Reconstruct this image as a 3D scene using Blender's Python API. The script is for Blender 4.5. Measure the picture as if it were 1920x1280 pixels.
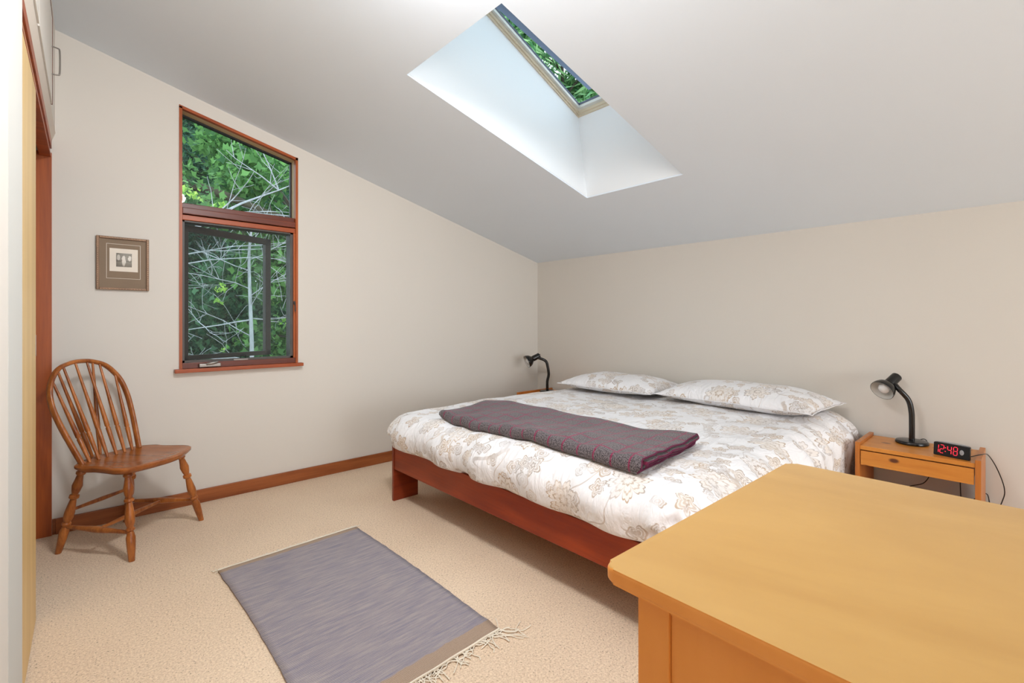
import bpy, bmesh, math, random
from mathutils import Vector, Matrix, noise
C = bpy.context.scene.collection
PI = math.pi
random.seed(7)
for o in list(bpy.data.objects): bpy.data.objects.remove(o)

# ------------------------------------------------------------------ camera
CAM = Vector((-3.646, -3.566, 1.15)); YAW = 0.8285
cd = bpy.data.cameras.new('camera'); cam = bpy.data.objects.new('camera', cd); C.objects.link(cam)
cam.location = CAM
cam.rotation_euler = (PI/2, 0, YAW - PI/2)
cd.sensor_width = 36; cd.lens = 885.6/1920*36; cd.shift_y = -36.6/1920
cd.clip_start = 0.02; cd.clip_end = 200
bpy.context.scene.camera = cam
# ------------------------------------------------------------------ world, lights, exposure
sc = bpy.context.scene
sc.view_settings.view_transform = 'Standard'; sc.view_settings.look = 'None'
sc.view_settings.gamma = 1; sc.view_settings.use_curve_mapping = False
sc.view_settings.exposure = 0.82
w = bpy.data.worlds.new('sky'); sc.world = w; w.use_nodes = True
nt = w.node_tree; bg = nt.nodes['Background']
tc = nt.nodes.new('ShaderNodeTexCoord'); sx = nt.nodes.new('ShaderNodeSeparateXYZ')
rp = nt.nodes.new('ShaderNodeValToRGB')
nt.links.new(tc.outputs['Generated'], sx.inputs[0]); nt.links.new(sx.outputs['Z'], rp.inputs[0])
rp.color_ramp.elements[0].position = 0.0; rp.color_ramp.elements[0].color = (0.80, 0.90, 0.98, 1)
rp.color_ramp.elements[1].position = 0.7; rp.color_ramp.elements[1].color = (0.70, 0.86, 1.0, 1)
nt.links.new(rp.outputs[0], bg.inputs[0]); bg.inputs[1].default_value = 1.9

def area(name, loc, rot, sx_, sy_, power, col, portal=False):
    l = bpy.data.lights.new(name, 'AREA'); l.shape = 'RECTANGLE'; l.size = sx_; l.size_y = sy_
    l.energy = power; l.color = col; l.cycles.is_portal = portal
    o = bpy.data.objects.new(name, l); C.objects.link(o); o.location = loc; o.rotation_euler = rot
    return o
# added fill light at the unseen back wall, standing in for window daylight
area('back_fill_light', (-2.5, -8.62, 1.35), (PI/2, 0, 0), 2.2, 1.7, 52, (0.97, 0.98, 1.0))
# added upward fill panel behind the camera, brightens ceiling and floor
area('ceiling_fill_light', (-3.05, -5.6, 0.6), (PI-0.05, -0.12, 0), 1.3, 1.5, 8, (0.96, 0.98, 1.0))
# globe lamp hanging from the ceiling, just above the top edge of the picture
pl_ = bpy.data.lights.new('globe_lamp_light', 'POINT'); pl_.energy = 8.5; pl_.shadow_soft_size = 0.18; pl_.color = (0.97, 0.98, 1.0)
po_ = bpy.data.objects.new('globe_lamp_light', pl_); C.objects.link(po_); po_.location = (-2.85, -2.75, 2.02)
cl_ = area('downlight', (-2.95, -2.35, 2.46), (0.42, 0.0, 0), 0.3, 0.3, 15, (0.97, 0.98, 1.0)); cl_.data.shape = 'DISK'
# portals of the two openings in view
area('skylight_portal', (-1.7, -1.81, 3.15), (0, 0, 0), 1.6, 1.1, 1, (1, 1, 1), True)
area('window_portal', (-2.85, 0.30, 1.65), (-PI/2, 0, 0), 0.8, 1.8, 1, (1, 1, 1), True)

# ------------------------------------------------------------------ node helpers
class N:
    def __init__(s, name, rough=0.6, spec=0.35):
        s.m = bpy.data.materials.new(name); s.m.use_nodes = True; s.t = s.m.node_tree
        s.b = s.t.nodes['Principled BSDF']; s.out = s.t.nodes['Material Output']
        s.b.inputs['Roughness'].default_value = rough; s.b.inputs['Specular IOR Level'].default_value = spec
    def n(s, kind, **kw):
        x = s.t.nodes.new(kind)
        for k, v in kw.items(): setattr(x, k, v)
        return x
    def put(s, sock, v):
        if isinstance(v, bpy.types.NodeSocket): s.t.links.new(v, sock)
        else: sock.default_value = v
    def ma(s, op, a, b=0.0, c=0.0):
        x = s.n('ShaderNodeMath', operation=op)
        for i, v in enumerate((a, b, c)): s.put(x.inputs[i], v)
        return x.outputs[0]
    def vm(s, op, a, b=(0, 0, 0)):
        x = s.n('ShaderNodeVectorMath', operation=op); s.put(x.inputs[0], a)
        if op == 'SCALE': s.put(x.inputs['Scale'], b)
        else: s.put(x.inputs[1], b)
        return x.outputs['Value'] if op in ('LENGTH', 'DOT_PRODUCT', 'DISTANCE') else x.outputs[0]
    def co(s, kind='Object'): return s.n('ShaderNodeTexCoord').outputs[kind]
    def noise(s, v, scale, detail=3, rough=0.5, dist=0.0, out=0):
        x = s.n('ShaderNodeTexNoise'); s.put(x.inputs['Vector'], v); x.inputs['Scale'].default_value = scale
        x.inputs['Detail'].default_value = detail; x.inputs['Roughness'].default_value = rough
        x.inputs['Distortion'].default_value = dist
        return x.outputs[out]
    def ramp(s, f, stops, interp='LINEAR'):
        x = s.n('ShaderNodeValToRGB'); s.put(x.inputs[0], f); cr = x.color_ramp; cr.interpolation = interp
        while len(cr.elements) < len(stops): cr.elements.new(0.5)
        for e, (p, c) in zip(cr.elements, stops): e.position = p; e.color = (c[0], c[1], c[2], 1)
        return x.outputs[0]
    def mix(s, f, a, b, mode='MIX'):
        x = s.n('ShaderNodeMix', data_type='RGBA', blend_type=mode)
        s.put(x.inputs[0], f)
        for i, v in ((6, a), (7, b)):
            if isinstance(v, tuple): v = (v[0], v[1], v[2], 1)
            s.put(x.inputs[i], v)
        return x.outputs[2]
    def ss(s, v, lo, hi, a=0.0, b=1.0):
        x = s.n('ShaderNodeMapRange', interpolation_type='SMOOTHSTEP'); s.put(x.inputs[0], v)
        for i, q in enumerate((lo, hi, a, b)): x.inputs[i+1].default_value = q
        return x.outputs[0]
    def scale(s, v, sc_): 
        x = s.n('ShaderNodeMapping'); s.put(x.inputs[0], v); x.inputs['Scale'].default_value = sc_; return x.outputs[0]
    def color(s, c):
        if isinstance(c, tuple): c = (c[0], c[1], c[2], 1)
        s.put(s.b.inputs['Base Color'], c)
    def bump(s, h, strength, dist):
        x = s.n('ShaderNodeBump'); s.put(x.inputs['Height'], h); x.inputs['Strength'].default_value = strength
        x.inputs['Distance'].default_value = dist; s.t.links.new(x.outputs[0], s.b.inputs['Normal'])

def plain(name, col, rough=0.6, spec=0.35, var=0.04, metal=0.0):
    k = N(name, rough, spec); nz = k.noise(k.co(), 9, 3)
    a = tuple(max(0, c*(1-var)) for c in col); b = tuple(min(1, c*(1+var)) for c in col)
    k.color(k.ramp(nz, [(0.3, a), (0.7, b)])); k.b.inputs['Metallic'].default_value = metal
    return k.m
def paint(name, col):
    k = N(name, 0.75, 0.2); v = k.co(); nz = k.noise(v, 1.2, 2)
    k.color(k.ramp(nz, [(0.3, tuple(c*0.985 for c in col)), (0.7, col)]))
    k.bump(k.noise(v, 260, 2), 0.06, 0.001); return k.m
def wood(name, dark, light, axis=0, rough=0.4, scale=9, stretch=0.06, fine=0.25, spec=0.4, knots=False, dist=1.2):
    k = N(name, rough, spec); v = k.co(); sc_ = [1, 1, 1]; sc_[axis] = stretch
    vs = k.scale(v, tuple(sc_))
    a = k.noise(vs, scale, 4, 0.55, dist); b = k.noise(vs, scale*11, 2, 0.6)
    f = k.ma('ADD', k.ma('MULTIPLY', a, 1-fine), k.ma('MULTIPLY', b, fine))
    c = k.ramp(f, [(0.34, dark), (0.62, light)])
    if knots:
        vo = k.n('ShaderNodeTexVoronoi', voronoi_dimensions='3D'); k.put(vo.inputs['Vector'], k.scale(v, tuple(0.55 if i == axis else 1.0 for i in range(3))))
        vo.inputs['Scale'].default_value = 9.0
        msk = k.ss(vo.outputs['Distance'], 0.07, 0.15, 1, 0)
        c = k.mix(msk, c, (0.13, 0.035, 0.012))
    k.color(c); k.bump(b, 0.05, 0.001); return k.m

def S(r, g, b):   # sRGB 0-255 to linear
    f = lambda c: (c/255/12.92) if c/255 <= 0.04045 else ((c/255+0.055)/1.055)**2.4
    return (f(r), f(g), f(b))

M = {}
M['wall'] = paint('cream_wall_paint', S(221, 215, 206))
M['ceiling'] = paint('white_ceiling_paint', S(234, 242, 250))
M['shaft'] = paint('skylight_shaft_paint', S(238, 240, 242))
M['white'] = paint('white_trim_paint', S(204, 203, 197))
M['taupe'] = paint('header_shade_tint', S(214, 203, 190))  # a little darker than the wall, underside shade put into the colour
M['redwood'] = wood('red_cedar_trim', S(134, 54, 18), S(174, 84, 34), 0, 0.38)
M['redwood_v'] = wood('red_cedar_upright', S(140, 62, 14), S(176, 86, 24), 2, 0.38)
M['palewood'] = plain('pale_window_head', S(190, 165, 125), 0.6)
M['mullion'] = wood('dark_cedar_mullion', S(78, 34, 20), S(120, 55, 33), 0, 0.35)
M['base'] = wood('baseboard_wood', S(128, 66, 30), S(168, 96, 50), 0, 0.4)
M['bronze'] = plain('dark_bronze_sash', S(62, 52, 47), 0.45)
M['bronze2'] = plain('grey_bronze_frame', S(84, 78, 74), 0.45)
M['black'] = plain('black_seal', S(22, 20, 20), 0.5)
M['door'] = wood('birch_door', S(206, 170, 108), S(226, 192, 132), 2, 0.45, 5, 0.05, 0.35)
M['cherry'] = wood('cherry_wood', S(126, 42, 12), S(166, 66, 22), 1, 0.32, 6, 0.07, 0.2)
M['cherry_x'] = wood('cherry_wood_side', S(112, 38, 18), S(150, 62, 30), 0, 0.32, 6, 0.07, 0.2)
M['chair'] = wood('chair_maple', S(120, 58, 20), S(188, 114, 54), 2, 0.28, 14, 0.2, 0.25, 0.5)
M['seat'] = wood('chair_seat_wood', S(126, 66, 26), S(172, 100, 46), 0, 0.25, 9, 0.12, 0.2, 0.5)
M['pine_y'] = wood('knotty_pine_front', S(196, 116, 42), S(222, 148, 64), 1, 0.35, 6, 0.08, 0.3, 0.4, True)
M['pine_x'] = wood('pine_side', S(176, 98, 36), S(206, 128, 56), 2, 0.35, 6, 0.08, 0.3, 0.4)
M['maple'] = wood('maple_top', S(192, 147, 82), S(202, 158, 91), 1, 0.30, 3.0, 0.35, 0.15, 0.4, dist=2.5)
M['maple_side'] = wood('maple_side', S(224, 142, 60), S(232, 152, 72), 2, 0.38, 3.0, 0.2, 0.2, 0.35)
M['lamp'] = plain('black_lamp_enamel', S(20, 18, 17), 0.22, 0.5)
M['lampin'] = plain('white_lamp_lining', S(215, 212, 206), 0.4)
M['bulb'] = plain('frosted_bulb', S(235, 235, 235), 0.2)
M['plastic'] = plain('black_clock_plastic', S(20, 18, 19), 0.3)
M['grey_plastic'] = plain('silver_plastic', S(165, 165, 168), 0.4)
M['chrome'] = plain('brushed_metal', S(140, 134, 128), 0.4, 0.5, 0.03, 0.9)
M['fringe'] = plain('cream_cotton', S(232, 222, 204), 0.9)
M['mattress'] = plain('mattress_fabric', S(225, 222, 215), 0.9)
M['ground'] = plain('forest_floor', S(70, 72, 42), 0.95, 0.1, 0.3)
M['bark'] = wood('grey_bark', S(62, 54, 46), S(104, 94, 84), 2, 0.9, 6, 0.3)
M['twig'] = wood('pale_dead_bark', S(122, 120, 120), S(180, 178, 182), 2, 0.9, 6, 0.3)
M['darkbark'] = wood('dark_mossy_bark', S(38, 32, 26), S(78, 70, 52), 0, 0.9, 6, 0.3)
def leafmat(name, lo, hi):
    k = N(name, 0.6, 0.25); v = k.co()
    g = k.n('ShaderNodeNewGeometry').outputs['Random Per Island']
    f = k.ma('ADD', k.ma('MULTIPLY', g, 0.6), k.ma('MULTIPLY', k.noise(v, 1.1, 2), 0.4))
    k.color(k.ramp(f, [(0.25, lo), (0.75, hi)]))
    tr = k.n('ShaderNodeBsdfTranslucent'); k.put(tr.inputs[0], k.ramp(f, [(0.25, lo), (0.75, tuple(min(1, 1.5*c) for c in hi))]))
    mx = k.n('ShaderNodeMixShader'); mx.inputs[0].default_value = 0.35
    k.t.links.new(k.b.outputs[0], mx.inputs[1]); k.t.links.new(tr.outputs[0], mx.inputs[2]); k.t.links.new(mx.outputs[0], k.out.inputs[0])
    return k.m
M['leaf'] = leafmat('maple_leaves', S(50, 92, 50), S(114, 158, 88))
M['leaf2'] = leafmat('deep_green_leaves', S(46, 86, 64), S(98, 142, 100))
M['needle'] = leafmat('blue_green_needles', S(42, 80, 64), S(88, 128, 106))
M['leafsky'] = leafmat('willow_leaves', S(84, 138, 96), S(172, 210, 150))
M['leafy'] = leafmat('bright_leaves', S(96, 150, 60), S(178, 208, 96))
def glassmat(name, tint, refl=0.06):
    k = N(name); t = k.n('ShaderNodeBsdfTransparent'); t.inputs[0].default_value = (*tint, 1)
    g = k.n('ShaderNodeBsdfGlossy'); g.inputs['Roughness'].default_value = 0.02
    fr = k.n('ShaderNodeFresnel'); fr.inputs[0].default_value = 1.35
    mx = k.n('ShaderNodeMixShader'); k.put(mx.inputs[0], k.ma('MULTIPLY', fr.outputs[0], 0.8))
    k.t.links.new(t.outputs[0], mx.inputs[1]); k.t.links.new(g.outputs[0], mx.inputs[2]); k.t.links.new(mx.outputs[0], k.out.inputs[0])
    return k.m
M['glass'] = glassmat('window_glass', (0.93, 0.97, 0.96))
def screenmat():
    k = N('insect_screen', 0.8); k.color((0.30, 0.31, 0.31))
    t = k.n('ShaderNodeBsdfTransparent'); t.inputs[0].default_value = (.90, .93, .92, 1); mx = k.n('ShaderNodeMixShader'); mx.inputs[0].default_value = 0.05
    k.t.links.new(t.outputs[0], mx.inputs[1]); k.t.links.new(k.b.outputs[0], mx.inputs[2]); k.t.links.new(mx.outputs[0], k.out.inputs[0])
    return k.m
M['screen'] = screenmat()
def emis(name, col, st):
    k = N(name); k.color(col); k.b.inputs['Emission Color'].default_value = (*col, 1); k.b.inputs['Emission Strength'].default_value = st
    return k.m
M['led'] = emis('red_led', (1.0, 0.03, 0.06), 0.75)

def carpet():
    k = N('beige_carpet', 0.95, 0.05); v = k.co()
    a = k.noise(v, 140, 3, 0.7); b = k.noise(v, 1.3, 2); c = k.noise(v, 420, 2, 0.6)
    col = k.ramp(k.ma('ADD', k.ma('MULTIPLY', a, 0.8), k.ma('MULTIPLY', b, 0.2)), [(0.36, S(214, 186, 158)), (0.62, S(248, 225, 198))])
    sp = k.ss(k.noise(k.vm('ADD', v, (3.3, 1.7, 0)), 150, 2, 0.5), 0.63, 0.69)
    col = k.mix(k.ma('MULTIPLY', sp, 0.65), col, S(120, 96, 74))
    k.color(col); k.bump(k.ma('ADD', a, c), 0.55, 0.006); return k.m
M['carpet'] = carpet()

def floral():
    k = N('floral_cotton', 0.62, 0.25); uv = k.co('UV')
    wob = k.vm('SCALE', k.vm('SUBTRACT', k.noise(uv, 14, 2, 0.5, 0, 1), (0.5, 0.5, 0.5)), 0.016)
    p = k.vm('ADD', uv, wob)
    def motif(S_, off, n1, n2, base, amp, rnd=0.75, w_=0.045, thresh=0.0):
        q = k.vm('ADD', p, off)
        vo = k.n('ShaderNodeTexVoronoi', voronoi_dimensions='2D'); k.put(vo.inputs['Vector'], q)
        vo.inputs['Scale'].default_value = S_; vo.inputs['Randomness'].default_value = rnd
        d = k.vm('SUBTRACT', q, vo.outputs['Position'])
        s3 = k.n('ShaderNodeSeparateXYZ'); k.put(s3.inputs[0], d)
        sc3 = k.n('ShaderNodeSeparateColor'); k.put(sc3.inputs[0], vo.outputs['Color'])
        ang = k.ma('ADD', k.ma('ARCTAN2', s3.outputs[1], s3.outputs[0]), k.ma('MULTIPLY', sc3.outputs[0], 6.28))
        cb = k.n('ShaderNodeCombineXYZ'); k.put(cb.inputs[0], s3.outputs[0]); k.put(cb.inputs[1], s3.outputs[1])
        r = k.ma('MULTIPLY', k.vm('LENGTH', cb.outputs[0]), S_)
        size = k.ma('ADD', 0.75, k.ma('MULTIPLY', sc3.outputs[1], 0.35))
        r = k.ma('DIVIDE', r, size)
        lob = k.ma('POWER', k.ma('ABSOLUTE', k.ma('COSINE', k.ma('MULTIPLY', ang, n1/2))), 0.6)
        lob2 = k.ma('ABSOLUTE', k.ma('COSINE', k.ma('MULTIPLY', ang, n2/2)))
        R = k.ma('ADD', base, k.ma('ADD', k.ma('MULTIPLY', lob, amp), k.ma('MULTIPLY', lob2, amp*0.22)))
        rr = k.ma('DIVIDE', r, R)
        line = lambda c, w: k.ss(k.ma('ABSOLUTE', k.ma('SUBTRACT', rr, c)), w*0.4, w, 1, 0)
        fill = k.ss(rr, 0.92, 1.0, 1, 0)
        ln = k.ma('MAXIMUM', line(1.0, w_*1.8), k.ma('MULTIPLY', line(0.66, w_*2.0), 0.7))
        ln = k.ma('MAXIMUM', ln, k.ma('MULTIPLY', line(0.27, w_*2.4), 0.9))
        vein = k.ma('MULTIPLY', k.ss(lob, 0.25, 0.0), k.ss(rr, 0.3, 0.9))
        ln = k.ma('MAXIMUM', ln, k.ma('MULTIPLY', k.ma('MULTIPLY', vein, fill), 0.5))
        gate = k.ma('GREATER_THAN', sc3.outputs[2], thresh)
        return k.ma('MULTIPLY', ln, gate), k.ma('MULTIPLY', fill, gate)
    l1, f1 = motif(3.6, (0.0, 0.0, 0), 8, 24, 0.12, 0.20, 0.6, 0.036, 0.25)
    l2, f2 = motif(7.5, (0.37, 0.21, 0), 5, 10, 0.08, 0.22, 0.9, 0.07, 0.5)
    l3, f3 = motif(11.0, (0.11, 0.53, 0), 2, 6, 0.06, 0.30, 1.0, 0.09, 0.5)
    nzv = k.noise(uv, 4.2, 1, 0.4, 0.9)
    vine = k.ss(k.ma('ABSOLUTE', k.ma('SUBTRACT', nzv, 0.5)), 0.006, 0.012, 1, 0)
    vine = k.ma('MULTIPLY', vine, k.ma('GREATER_THAN', k.noise(uv, 3.0, 1), 0.47))
    open_ = k.ma('SUBTRACT', 1.0, f1)
    l2 = k.ma('MULTIPLY', l2, open_); f2 = k.ma('MULTIPLY', f2, open_)
    open2 = k.ma('SUBTRACT', open_, f2)
    l3 = k.ma('MAXIMUM', 0.0, k.ma('MULTIPLY', l3, open2)); vine = k.ma('MAXIMUM', 0.0, k.ma('MULTIPLY', vine, open2))
    fill = k.ma('MAXIMUM', f1, f2)
    line = k.ma('MAXIMUM', k.ma('MAXIMUM', l1, l2), k.ma('MAXIMUM', k.ma('MULTIPLY', l3, 0.9), k.ma('MULTIPLY', vine, 0.7)))
    fade = k.ss(k.noise(uv, 9, 2), 0.3, 0.6, 0.35, 0.95)
    base = S(240, 238, 239)
    hue = k.ramp(k.noise(uv, 5.0, 1), [(0.42, S(232, 214, 192)), (0.58, S(224, 214, 206))])
    c = k.mix(k.ma('MULTIPLY', fill, 0.42), base, hue)
    lh = k.ramp(k.noise(uv, 6.5, 1), [(0.40, S(190, 164, 136)), (0.60, S(178, 166, 158))])
    c = k.mix(k.ma('MULTIPLY', line, fade), c, lh)
    k.color(c)
    k.b.inputs['Sheen Weight'].default_value = 0.15
    v = k.co(); wr = k.noise(k.scale(v, (1, 2.4, 1)), 7, 3, 0.55, 1.5)
    k.bump(k.ma('ADD', wr, k.ma('MULTIPLY', k.noise(v, 22, 3), 0.22)), 0.6, 0.022)
    return k.m
M['floral'] = floral()

def tweed():
    k = N('grey_plaid_wool', 0.95, 0.1); uv = k.co('UV')
    a = k.noise(uv, 150, 2, 0.9); b = k.noise(uv, 330, 1, 0.6)
    col = k.ramp(k.ma('ADD', k.ma('MULTIPLY', a, 0.6), k.ma('MULTIPLY', b, 0.4)), [(0.40, S(34, 31, 33)), (0.58, S(126, 116, 118))])
    s3 = k.n('ShaderNodeSeparateXYZ'); k.put(s3.inputs[0], k.vm('ADD', uv, k.vm('SCALE', k.noise(uv, 90, 1, 0.5, 0, 1), 0.004)))
    def stripe(ax, per, ph, w_):
        f = k.ma('FRACT', k.ma('DIVIDE', k.ma('ADD', s3.outputs[ax], ph), per))
        return k.ss(k.ma('ABSOLUTE', k.ma('SUBTRACT', f, 0.5)), w_*0.6, w_, 1, 0)
    s = k.ma('MAXIMUM', stripe(0, 0.094, 0.0, 0.060), stripe(1, 0.086, 0.03, 0.060))
    s = k.ma('MULTIPLY', s, k.ss(k.noise(uv, 300, 1), 0.40, 0.55, 0.40, 1.0))
    col = k.mix(k.ma('MULTIPLY', s, 0.95), col, S(142, 34, 76))
    k.color(col); k.bump(a, 0.5, 0.002)
    k.b.inputs['Sheen Weight'].default_value = 0.2
    return k.m
M['tweed'] = tweed()
M['stitch'] = plain('plum_stitching', S(98, 44, 66), 0.9, 0.1, 0.25)

def rugmat():
    k = N('blue_grey_weave', 0.95, 0.05); uv = k.co('UV')
    s3 = k.n('ShaderNodeSeparateXYZ'); k.put(s3.inputs[0], uv)
    st = k.noise(k.scale(uv, (0.5, 7.0, 1)), 14, 4, 0.75)            # weft streaks run across the rug
    blot = k.noise(k.scale(uv, (1.0, 5.0, 1)), 9, 2)
    fine = k.noise(k.scale(uv, (1, 1, 1)), 420, 2, 0.7)
    f = k.ma('ADD', k.ma('MULTIPLY', st, 0.42), k.ma('ADD', k.ma('MULTIPLY', blot, 0.18), k.ma('MULTIPLY', fine, 0.40)))
    col = k.ramp(f, [(0.36, S(132, 130, 150)), (0.48, S(160, 152, 158)), (0.60, S(186, 174, 170))])
    tan_ = k.ramp(fine, [(0.35, S(164, 140, 120)), (0.65, S(196, 172, 150))])
    wav = k.ma('MULTIPLY', k.ma('SUBTRACT', k.noise(k.scale(uv, (1, 1, 1)), 26, 2), 0.5), 0.02)
    e1 = k.ss(k.ma('ADD', s3.outputs[1], wav), 0.030, 0.037, 1, 0)
    e2 = k.ss(k.ma('ADD', s3.outputs[1], wav), 1.135, 1.142)
    col = k.mix(k.ma('MAXIMUM', e1, e2), col, tan_)
    rib = k.ma('SINE', k.ma('MULTIPLY', s3.outputs[1], 900)); rib2 = k.ma('SINE', k.ma('MULTIPLY', k.ma('ADD', s3.outputs[0], k.ma('MULTIPLY', s3.outputs[1], 0.6)), 1100))
    col = k.mix(k.ma('MULTIPLY', k.ss(k.ma('MULTIPLY', rib, rib2), -0.6, 0.9, 1, 0), 0.20), col, S(60, 56, 70))
    k.color(col); k.bump(k.ma('ADD', k.ma('MULTIPLY', rib, 0.3), k.ma('ADD', fine, st)), 0.6, 0.003)
    return k.m
M['rug'] = rugmat()

def etching():
    k = N('landscape_etching', 0.8, 0.1); uv = k.co('UV')
    s3 = k.n('ShaderNodeSeparateXYZ'); k.put(s3.inputs[0], uv); x, y = s3.outputs[0], s3.outputs[1]
    h = k.noise(k.scale(uv, (1, 2.5, 1)), 28, 4, 0.75)
    def blob(cx, cy, rx, ry):
        dx = k.ma('DIVIDE', k.ma('SUBTRACT', x, cx), rx); dy = k.ma('DIVIDE', k.ma('SUBTRACT', y, cy), ry)
        q = k.ma('ADD', k.ma('MULTIPLY', dx, dx), k.ma('MULTIPLY', dy, dy)); q = k.ma('ADD', q, k.ma('MULTIPLY', k.ma('SUBTRACT', k.noise(uv, 9, 2), 0.5), 2.2)); return k.ss(q, 0.8, 1.0, 1, 0)
    m = blob(0.48, 0.45, 0.13, 0.42)
    for a in ((0.15, 0.66, 0.11, 0.22), (0.85, 0.63, 0.11, 0.2)): m = k.ma('MAXIMUM', m, blob(*a))
    band = k.ss(k.ma('ABSOLUTE', k.ma('SUBTRACT', y, 0.42)), 0.03, 0.06, 0.35, 0)
    dk = k.ma('ADD', k.ss(h, 0.40, 0.58), 0.0)
    c = k.ramp(dk, [(0.0, S(96, 92, 84)), (1.0, S(206, 200, 188))])
    c = k.mix(band, c, S(60, 56, 52))
    c = k.mix(m, c, S(236, 230, 220)); k.color(c); return k.m
M['etching'] = etching()
M['mat'] = plain('taupe_picture_mat', S(138, 118, 98), 0.75)
M['paper'] = plain('ivory_paper', S(234, 224, 210), 0.8)
M['gold'] = plain('bronze_frame', S(120, 88, 62), 0.4, 0.5, 0.2, 0.25)
M['bead'] = plain('pale_gilt', S(196, 168, 132), 0.4, 0.5, 0.1, 0.2)

# ------------------------------------------------------------------ mesh helpers
def rootmat(o):
    while o.parent: o = o.parent
    return Matrix.Translation(o.location) @ o.rotation_euler.to_matrix().to_4x4()
def obj(name, bm, m, parent=None, label=None, smooth=None, mats=None):
    """one mesh object; vertices are given in world space and moved into the thing's own frame"""
    if parent is not None and parent.type == 'EMPTY' or (parent is not None and parent.parent is not None):
        bm.transform(rootmat(parent).inverted())
    bmesh.ops.recalc_face_normals(bm, faces=bm.faces)
    me = bpy.data.meshes.new(name); bm.to_mesh(me); bm.free()
    if smooth is not None:
        for p in me.polygons: p.use_smooth = True
        try: me.set_sharp_from_angle(angle=math.radians(smooth))
        except Exception: pass
    for q in (mats or [m]): me.materials.append(q)
    o = bpy.data.objects.new(name, me); C.objects.link(o)
    if parent is not None: o.parent = parent
    if label: o['label'] = label
    return o
def thing(name, label, cat, loc=(0, 0, 0), rotz=0, group=None, kind=None):
    o = bpy.data.objects.new(name, None); C.objects.link(o); o.empty_display_size = 0.1
    o.location = loc; o.rotation_euler = (0, 0, rotz)
    if label: o['label'] = label
    if cat: o['category'] = cat
    if group: o['group'] = group
    if kind: o['kind'] = kind
    return o
def tag(o, label=None, cat=None, group=None, kind=None):
    for k, v in (('label', label), ('category', cat), ('group', group), ('kind', kind)):
        if v: o[k] = v
    return o
def struct(name, bm, m, label=None, parent=None, **kw):
    o = obj(name, bm, m, parent, None, **kw)
    if parent is None: o['kind'] = 'structure'
    if label: o['label'] = label
    return o
def nb(): return bmesh.new()
def box(bm, a, b, bev=0.0, seg=2):
    x0, y0, z0 = [min(p, q) for p, q in zip(a, b)]; x1, y1, z1 = [max(p, q) for p, q in zip(a, b)]
    r = bmesh.ops.create_cube(bm, size=1); vs = r['verts']
    for v in vs:
        v.co = Vector((x0+(v.co.x+.5)*(x1-x0), y0+(v.co.y+.5)*(y1-y0), z0+(v.co.z+.5)*(z1-z0)))
    if bev > 0:
        es = list({e for v in vs for e in v.link_edges})
        bmesh.ops.bevel(bm, geom=es, offset=bev, segments=seg, affect='EDGES', profile=0.6)
    return bm
def prism(bm, pts, off):
    """closed polygon pts (3D) extruded by vector off"""
    off = Vector(off); a = [bm.verts.new(Vector(p)) for p in pts]; b = [bm.verts.new(Vector(p)+off) for p in pts]
    n = len(a); bm.faces.new(a); bm.faces.new(b[::-1])
    for i in range(n): bm.faces.new((a[i], b[i], b[(i+1) % n], a[(i+1) % n]))
    return bm
def tube(bm, pts, rad, seg=10, cap=True, flat=None):
    """swept tube along points; rad a number or list"""
    pts = [Vector(p) for p in pts]; n = len(pts)
    if not isinstance(rad, (list, tuple)): rad = [rad]*n
    rings = []; up = None
    for i, p in enumerate(pts):
        t = (pts[min(i+1, n-1)]-pts[max(i-1, 0)]).normalized()
        if up is None:
            up = Vector((0, 0, 1)) if abs(t.z) < 0.9 else Vector((1, 0, 0))
            if flat is not None: up = Vector(flat)
        s = t.cross(up).normalized(); up = s.cross(t).normalized()
        r = rad[i]; ra, rb = r if isinstance(r, tuple) else (r, r)
        rings.append([bm.verts.new(p+s*(math.cos(2*PI*k/seg)*ra)+up*(math.sin(2*PI*k/seg)*rb)) for k in range(seg)])
    for a, b in zip(rings, rings[1:]):
        for k in range(seg): bm.faces.new((a[k], a[(k+1) % seg], b[(k+1) % seg], b[k]))
    if cap: bm.faces.new(rings[0][::-1]); bm.faces.new(rings[-1])
    return bm
def smooth_path(pts, n=8):
    pts = [Vector(p) for p in pts]; out = []
    for i in range(len(pts)-1):
        p0 = pts[max(i-1, 0)]; p1 = pts[i]; p2 = pts[i+1]; p3 = pts[min(i+2, len(pts)-1)]
        for k in range(n):
            t = k/n
            out.append(0.5*((2*p1)+(p2-p0)*t+(2*p0-5*p1+4*p2-p3)*t*t+(3*p1-p0-3*p2+p3)*t**3))
    out.append(pts[-1]); return out
def turned(bm, a, b, prof, seg=16):
    """lathe profile [(t 0..1, r)] along the line a->b"""
    a = Vector(a); b = Vector(b); return tube(bm, [a.lerp(b, t) for t, r in prof], [r for t, r in prof], seg)
def lathe(bm, c, axis, prof, seg=28, cap=False):
    c = Vector(c); ax = Vector(axis).normalized(); u = ax.orthogonal().normalized(); v = ax.cross(u)
    rings = [[bm.verts.new(c+ax*h+(u*math.cos(2*PI*k/seg)+v*math.sin(2*PI*k/seg))*max(r, 1e-4)) for k in range(seg)] for h, r in prof]
    for p, q in zip(rings, rings[1:]):
        for k in range(seg): bm.faces.new((p[k], p[(k+1) % seg], q[(k+1) % seg], q[k]))
    if cap: bm.faces.new(rings[0]); bm.faces.new(rings[-1])
    return bm

# ------------------------------------------------------------------ the room
ZC, SL = 1.785, 0.2543
cz = lambda x: ZC - SL*x
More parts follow.
